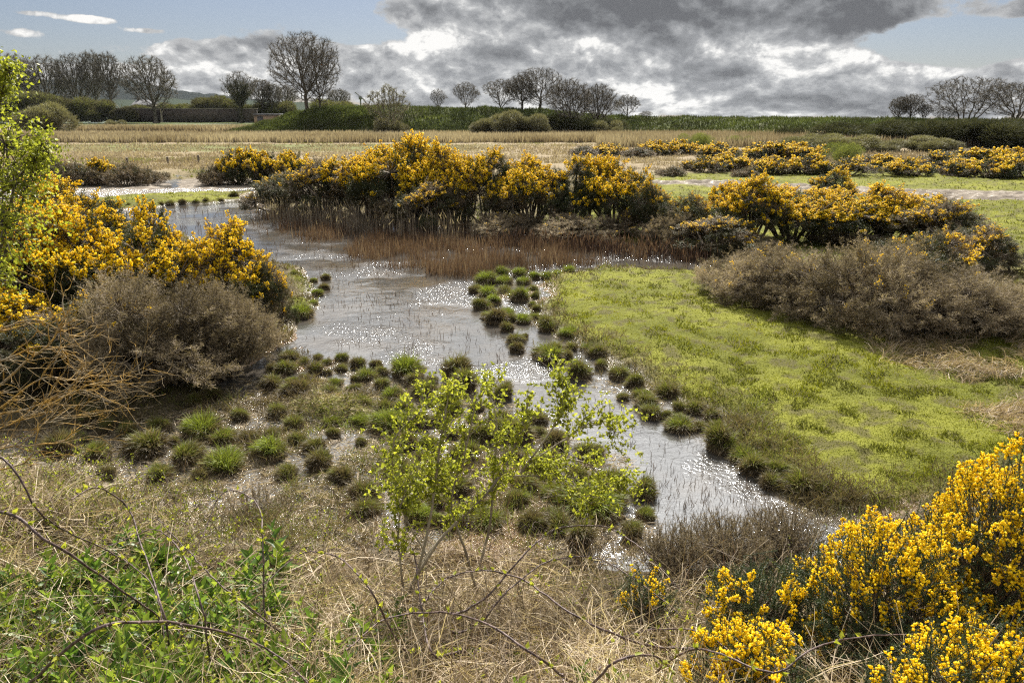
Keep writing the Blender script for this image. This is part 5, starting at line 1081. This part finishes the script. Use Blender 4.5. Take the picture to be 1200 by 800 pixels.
def sapling():
    g = np.random.default_rng(55)
    b0 = G(478, 700); o = empty('leafing_sapling', b0, 'leafing sapling with bright yellow green young leaves leaning over the marsh in the centre', 'sapling')
    mains = [([(475, 705), (500, 650), (560, 590), (610, 555), (660, 540)], 4.9, .7, .017), ([(470, 710), (510, 640), (575, 575), (605, 520), (620, 470)], 4.9, .4, .015), ([(474, 715), (470, 660), (468, 610), (480, 560)], 4.85, -.1, .010),
             ([(480, 705), (498, 640), (512, 560), (520, 500), (528, 460)], 4.9, .2, .013), ([(555, 690), (575, 620), (580, 560), (585, 500), (575, 455)], 5.2, .3, .012), ([(560, 695), (545, 640), (530, 590), (545, 530), (555, 470)], 5.1, .1, .012),
             ([(660, 540), (690, 545), (720, 575)], 5.6, .1, .008), ([(610, 555), (640, 510), (660, 475), (655, 450)], 5.35, .2, .009), ([(610, 552), (665, 515), (700, 495), (722, 510)], 5.4, .3, .008), ([(500, 650), (470, 590), (465, 520), (500, 480)], 4.95, .1, .009), ([(470, 640), (480, 590), (505, 555)], 4.9, .2, .007), ([(580, 560), (640, 560), (690, 590)], 5.3, .1, .006)]
    S, tips, tdir = [], [], []
    for pts, Y, dY, r in mains:
        n = len(pts); P3 = np.array([AT(a, b, Y + dY * i / (n - 1)) for i, (a, b) in enumerate(pts)]); path = smooth_path(P3, 24); path += np.cumsum(g.normal(size=path.shape) * .003, 0)
        S.append(cane_tube(path - b0, r, r * .4)); k = len(path)
        for _ in range(30):
            i = g.integers(k // 3, k); tips.append((path[i] - b0, norm(path[min(i, k - 1)] - path[i - 1]), r * .35))
    tw, lf = [], []
    for p, d, r in tips:
        q = p; dd = norm(d + perp(d[None], g)[0] * 1.0 + [0, 0, .35]); L = g.uniform(.10, .30)
        for s in range(4):
            dd = norm(dd + g.normal(size=3) * .22 + [0, 0, .06]); q2 = q + dd * L / 4; tw.append((q, q2, max(r * (1 - s * .2), .0015), max(r * (.8 - s * .2), .0012))); q = q2
            if g.uniform() < .97:
                for _ in range(g.integers(4, 8)): lf.append((q + g.normal(size=3) * .006, norm(g.normal(size=3) + [0, 0, .5])))
            if g.uniform() < .45:
                d3 = norm(dd + perp(dd[None], g)[0] * .9); q3 = q + d3 * .09; tw.append((q, q3, .0016, .0012))
                for _ in range(4): lf.append((q3 + g.normal(size=3) * .012, norm(g.normal(size=3) + [0, 0, .5])))
    a, b, c, d = map(np.array, zip(*tw)); mesh('branches', S + [tubes(a, b, c, d, 4, np.full(len(a), .5))], M['bark_pale'], o)
    P, dd = map(np.array, zip(*lf)); keep = P[:, 2] + b0[2] > .55; P, dd = P[keep], dd[keep]; n = len(P); L = g.uniform(.022, .042, n)
    mesh('leaves', [leaves(P, dd, rdir(n, g), L, L * .7, np.clip(g.normal(.62, .22, n), 0, 1))], M['fresh'], o)
sapling()

def lichen_shrub():
    g = np.random.default_rng(66); b0 = G(-120, 640); o = empty('bare_shrub', b0, 'bare shrub with yellow lichen covered branches reaching in from the left edge', 'shrub')
    mains = [([(-120, 560), (-40, 480), (20, 430), (60, 395), (78, 355)], 5.0, .013), ([(-120, 580), (-30, 500), (40, 450), (80, 448), (115, 440)], 5.1, .010), ([(-120, 590), (-30, 500), (40, 478), (80, 460), (118, 455)], 4.8, .011), ([(-130, 570), (-40, 420), (10, 385), (50, 375), (90, 395)], 5.3, .012),
             ([(-130, 600), (-50, 520), (0, 500), (50, 480), (100, 452)], 4.6, .010), ([(-120, 600), (-40, 540), (10, 525), (60, 520), (85, 505)], 4.5, .009), ([(-130, 560), (-50, 450), (0, 420), (45, 405), (85, 415)], 5.0, .012), ([(-120, 620), (-40, 560), (20, 540), (40, 500), (70, 490)], 4.3, .008)]
    S, tw = [], []
    for pts, Y, r in mains:
        P3 = np.array([AT(a, b, Y + .1 * i) for i, (a, b) in enumerate(pts)]); path = smooth_path(P3, 30); path += np.cumsum(g.normal(size=path.shape) * .004, 0); S.append(cane_tube(path - b0, r, r * .3))
        stk = [(path[i] - b0, norm(path[i] - path[i - 1]), g.uniform(.18, .42), r * .45, 0) for i in g.integers(8, 30, 12)]
        while stk:
            q, d, L, rr, lv = stk.pop(); dd = norm(d + perp(d[None], g)[0] * .75)
            for s in range(5):
                dd = norm(dd + g.normal(size=3) * .18 + [0, 0, .05]); q2 = q + dd * L / 5; tw.append((q, q2, max(rr * (1 - s * .15), .0014), max(rr * (.85 - s * .15), .001))); q = q2
                if lv < 2 and g.uniform() < .35: stk.append((q, dd, L * .6, rr * .6, lv + 1))
    a, b, c, d = map(np.array, zip(*tw)); mesh('branches', S + [tubes(a, b, c, d, 4, np.full(len(a), .5))], M['bark_lichen'], o)
lichen_shrub()

def green_tree():
    g = np.random.default_rng(88); Y = 8.2; c0 = AT(-55, 420, Y); o = empty('hawthorn_tree', (c0[0], Y, .1), 'tree with fresh yellow green leaves cut by the left edge', 'tree'); b0 = np.array([c0[0], Y, .1])
    S0, S1, ra, rb, lf = [], [], [], [], []
    H = 4.3; trunk = np.array([[0, 0, -.1], [.05, 0, 1.0], [.1, .1, 2.0], [.0, .1, 2.9]]); mesh('trunk', [tubes(trunk[:-1], trunk[1:], [.11, .09, .06], [.09, .06, .03], 8)], M['bark'], o)
    lob = [(AT(-20, 235, Y), .95), (AT(30, 215, Y), .62), (AT(20, 170, Y - .2), .62), (AT(-30, 150, Y), .8), (AT(-10, 90, Y), .33), (AT(10, 100, Y), .22), (AT(-40, 300, Y), .8), (AT(18, 262, Y - .3), .55), (AT(52, 190, Y), .30), (AT(62, 168, Y), .14), (AT(-60, 100, Y), .7), (AT(5, 320, Y - .2), .35), (AT(22, 82, Y), .12)]
    tw = []
    for c, r in lob:
        c = c - np.array([.12, 0, 0]); r *= .82
        c = c - b0; st = trunk[g.integers(1, 4)]; mid = (st + c) / 2 + g.normal(size=3) * .12; S0 += [st, mid]; S1 += [mid, c]; ra += [.03, .022]; rb += [.022, .012]
        for _ in range(int(60 * r ** 2 + 14)):
            d = rdir(1, g)[0]; e = c + d * r * g.uniform(.5, 1.35); m_ = (c + e) / 2 + g.normal(size=3) * .05; S0 += [c, m_]; S1 += [m_, e]; ra += [.008, .005]; rb += [.005, .002]
            dd = norm(e - m_)
            for _ in range(24): lf.append((e - dd * g.uniform(-.05, .30) + g.normal(size=3) * .055, norm(g.normal(size=3) + [0, 0, .4])))
    mesh('branches', [tubes(np.array(S0), np.array(S1), np.array(ra), np.array(rb), 4)], M['bark'], o)
    P, d = map(np.array, zip(*lf)); n = len(P); L = g.uniform(.03, .055, n); mesh('leaves', [leaves(P, d, rdir(n, g), L, L * .75, np.clip(g.normal(.5, .22, n), 0, 1))], M['fresh'], o)
green_tree()

# near gorse at the lower right: spiny green shoots coated in blossom
def near_gorse(px, py, Wm, Hm, seed, n, label, flower=.75, mat='gorse_leaf_dark', name='gorse_bush', grp=None, fr=.0093, brown=.3):
    g = np.random.default_rng(seed); b0 = G(px, py); o = empty(name, b0, label, 'gorse bush', grp)
    th = g.uniform(0, 6.283, n); q = np.sqrt(g.uniform(0, 1, n)); rad = q * Wm / 2
    lump = fbm(np.cos(th) * rad * 2 + seed, np.sin(th) * rad * 2, 1.2, 3, seed)
    top = Hm * (1 - .55 * q ** 2) * (.55 + .8 * lump); lay = g.uniform(.25, 1, n) ** .6
    E = np.stack([np.cos(th) * rad, np.sin(th) * rad, top * lay], 1); out = np.stack([np.cos(th), np.sin(th), 0 * th], 1)
    d = norm(out * (.6 * q)[:, None] + [0, 0, .9] + g.normal(size=(n, 3)) * .35); L = g.uniform(.14, .36, n) * (.7 + .3 * (lay > .7)); B = E - d * L[:, None]; n_ = n
    sp = [tubes(B, E, .0028, .0014, 4, g.uniform(0, .5, n))]
    k = 70; ii = np.repeat(np.arange(n), k); f = g.uniform(0, 1, len(ii)); C = B[ii] + d[ii] * (L[ii] * f)[:, None]; ds = norm(perp(d[ii], g) + d[ii] * .55)
    sp.append(tri_blades(C, C + ds * (g.uniform(.014, .032, len(ii)) * (1.15 - .5 * f))[:, None], .0032, g, np.clip(brown + g.normal(size=len(ii)) * .16 + .3 * (1 - lay[ii]), 0, 1)))
    mesh('foliage', sp, M[mat], o)
    if flower:
        bloom = (lay > .45) & (g.uniform(size=n) < .42 * flower * sstep(.42, .52, lump + .04)); bi = np.where(bloom)[0]; k = 34; ii = np.repeat(bi, k); f = .95 - g.uniform(0, 1, len(ii)) ** 1.2 * .7
        C = B[ii] + d[ii] * (L[ii] * f)[:, None] + perp(d[ii], g) * g.uniform(.006, .024, len(ii))[:, None]
        mesh('flowers', [blobs(C, fr * g.uniform(.7, 1.3, len(ii)), g, np.clip(g.normal(.5, .2, len(ii)), 0, 1))], M['gorse_flower'], o)
    m = min(n, 500); idx = g.choice(n, m, replace=False); base = np.stack([g.normal(size=m) * Wm * .12, g.normal(size=m) * Wm * .12, np.full(m, -.05)], 1); mid = base * .45 + B[idx] * .55 + g.normal(size=(m, 3)) * .04
    mesh('stems', [tubes(base, mid, .006, .004, 4), tubes(mid, B[idx], .004, .0025, 4)], M['gorse_wood'], o)
gn = 'near gorse at the lower right'
near_gorse(1160, 720, 1.30, 1.25, 501, 760, 'tallest near gorse bush in full bloom at the right edge', .95, grp=gn)
near_gorse(1030, 745, 1.20, .85, 502, 680, 'wide near gorse bush in full bloom, middle of the lower right', .9, grp=gn)
near_gorse(900, 730, .90, .62, 503, 380, 'looser near gorse bush with scattered blossom, left of the blooming ones', .6, grp=gn)
near_gorse(1130, 860, 1.0, .60, 504, 540, 'near gorse bush with bright blossom in the bottom right corner', .9, grp=gn)
near_gorse(880, 800, .8, .42, 511, 300, 'low near gorse with scattered blossom at the bottom, under the bramble stems', .8, grp=gn)
near_gorse(1010, 640, .45, .50, 505, 46, 'single upright gorse spray rising in front of the lawn edge', .95, grp=gn)
near_gorse(760, 705, .50, .34, 506, 90, 'small low gorse bush with few orange flowers beyond the dead grass', .3, grp=gn, brown=.6)
near_gorse(850, 640, .9, .42, 507, 330, 'dry brown leafless gorse left of the stream mouth', 0, 'gorse_dead', 'dead_gorse_bush', 'dry gorse on the near shore', brown=.5)
near_gorse(920, 632, .9, .38, 508, 300, 'dry brown leafless gorse on the shore below the stream mouth', 0, 'gorse_dead', 'dead_gorse_bush', 'dry gorse on the near shore', brown=.5)
near_gorse(790, 650, .7, .36, 509, 230, 'dry brown leafless gorse between the small gorse and the stream', 0, 'gorse_dead', 'dead_gorse_bush', 'dry gorse on the near shore', brown=.5)
near_gorse(300, 600, .8, .25, 510, 120, 'dry brown scrub at the marsh edge under the green topped tussocks', 0, 'gorse_dead', 'dead_gorse_bush', 'dry gorse on the near shore', brown=.5)

# rough straw beside the lawn
def rough():
    g = np.random.default_rng(909); px = g.uniform(985, 1330, 60000); py = g.uniform(330, 560, 60000); X, Y = GA(px, py)
    pgp = poly([(1000, 395), (1100, 395), (1160, 360), (1330, 350), (1330, 560), (1200, 540), (1130, 510), (1060, 475), (1012, 430)]); s = psd(X, Y, pgp) + (fbm(X, Y, .9, 3, 4) - .5) * 1.5
    k = (g.uniform(size=len(X)) < sstep(0, .8, s) * sstep(.36, .52, fbm(X, Y, 1.0, 3, 14)) * .8); X, Y = X[k], Y[k]; n = len(X); H = height(X, Y)
    cl = fbm(X, Y, 1.0, 2, 15) * 12; a = cl + g.normal(size=n) * .8; L = g.uniform(.12, .42, n); el = np.abs(g.normal(.75, .35, n)); d = np.stack([np.cos(a) * np.cos(el), np.sin(a) * np.cos(el), np.sin(el)], 1); t = np.linspace(0, 1, 4)[None, :, None]
    P = np.stack([X, Y, H], 1)[:, None] + d[:, None] * L[:, None, None] * t + np.array([0, 0, -1.]) * (L * .45)[:, None, None] * t ** 2
    mesh('rough_straw', [ribbon_curve(P, g.uniform(.006, .011, n), g, np.clip(g.normal(.35, .2, n), 0, 1))], M['straw'], kind='stuff')
rough()

# ------------------------------------------------------------------ thin spring haze over the plain
def haze():
    V, F, _ = box_parts(-2700, 2700, -70, 1900, -60, 70)
    m, t, o = mat_new('thin_haze'); v = t.node('ShaderNodeVolumePrincipled'); v.inputs['Color'].default_value = c4(.80, .86, .95); v.inputs['Density'].default_value = .000035; v.inputs['Anisotropy'].default_value = 0
    t.l.new(v.outputs[0], o.inputs['Volume']); mesh('haze', [(V, F, None)], m, kind='stuff')
haze()
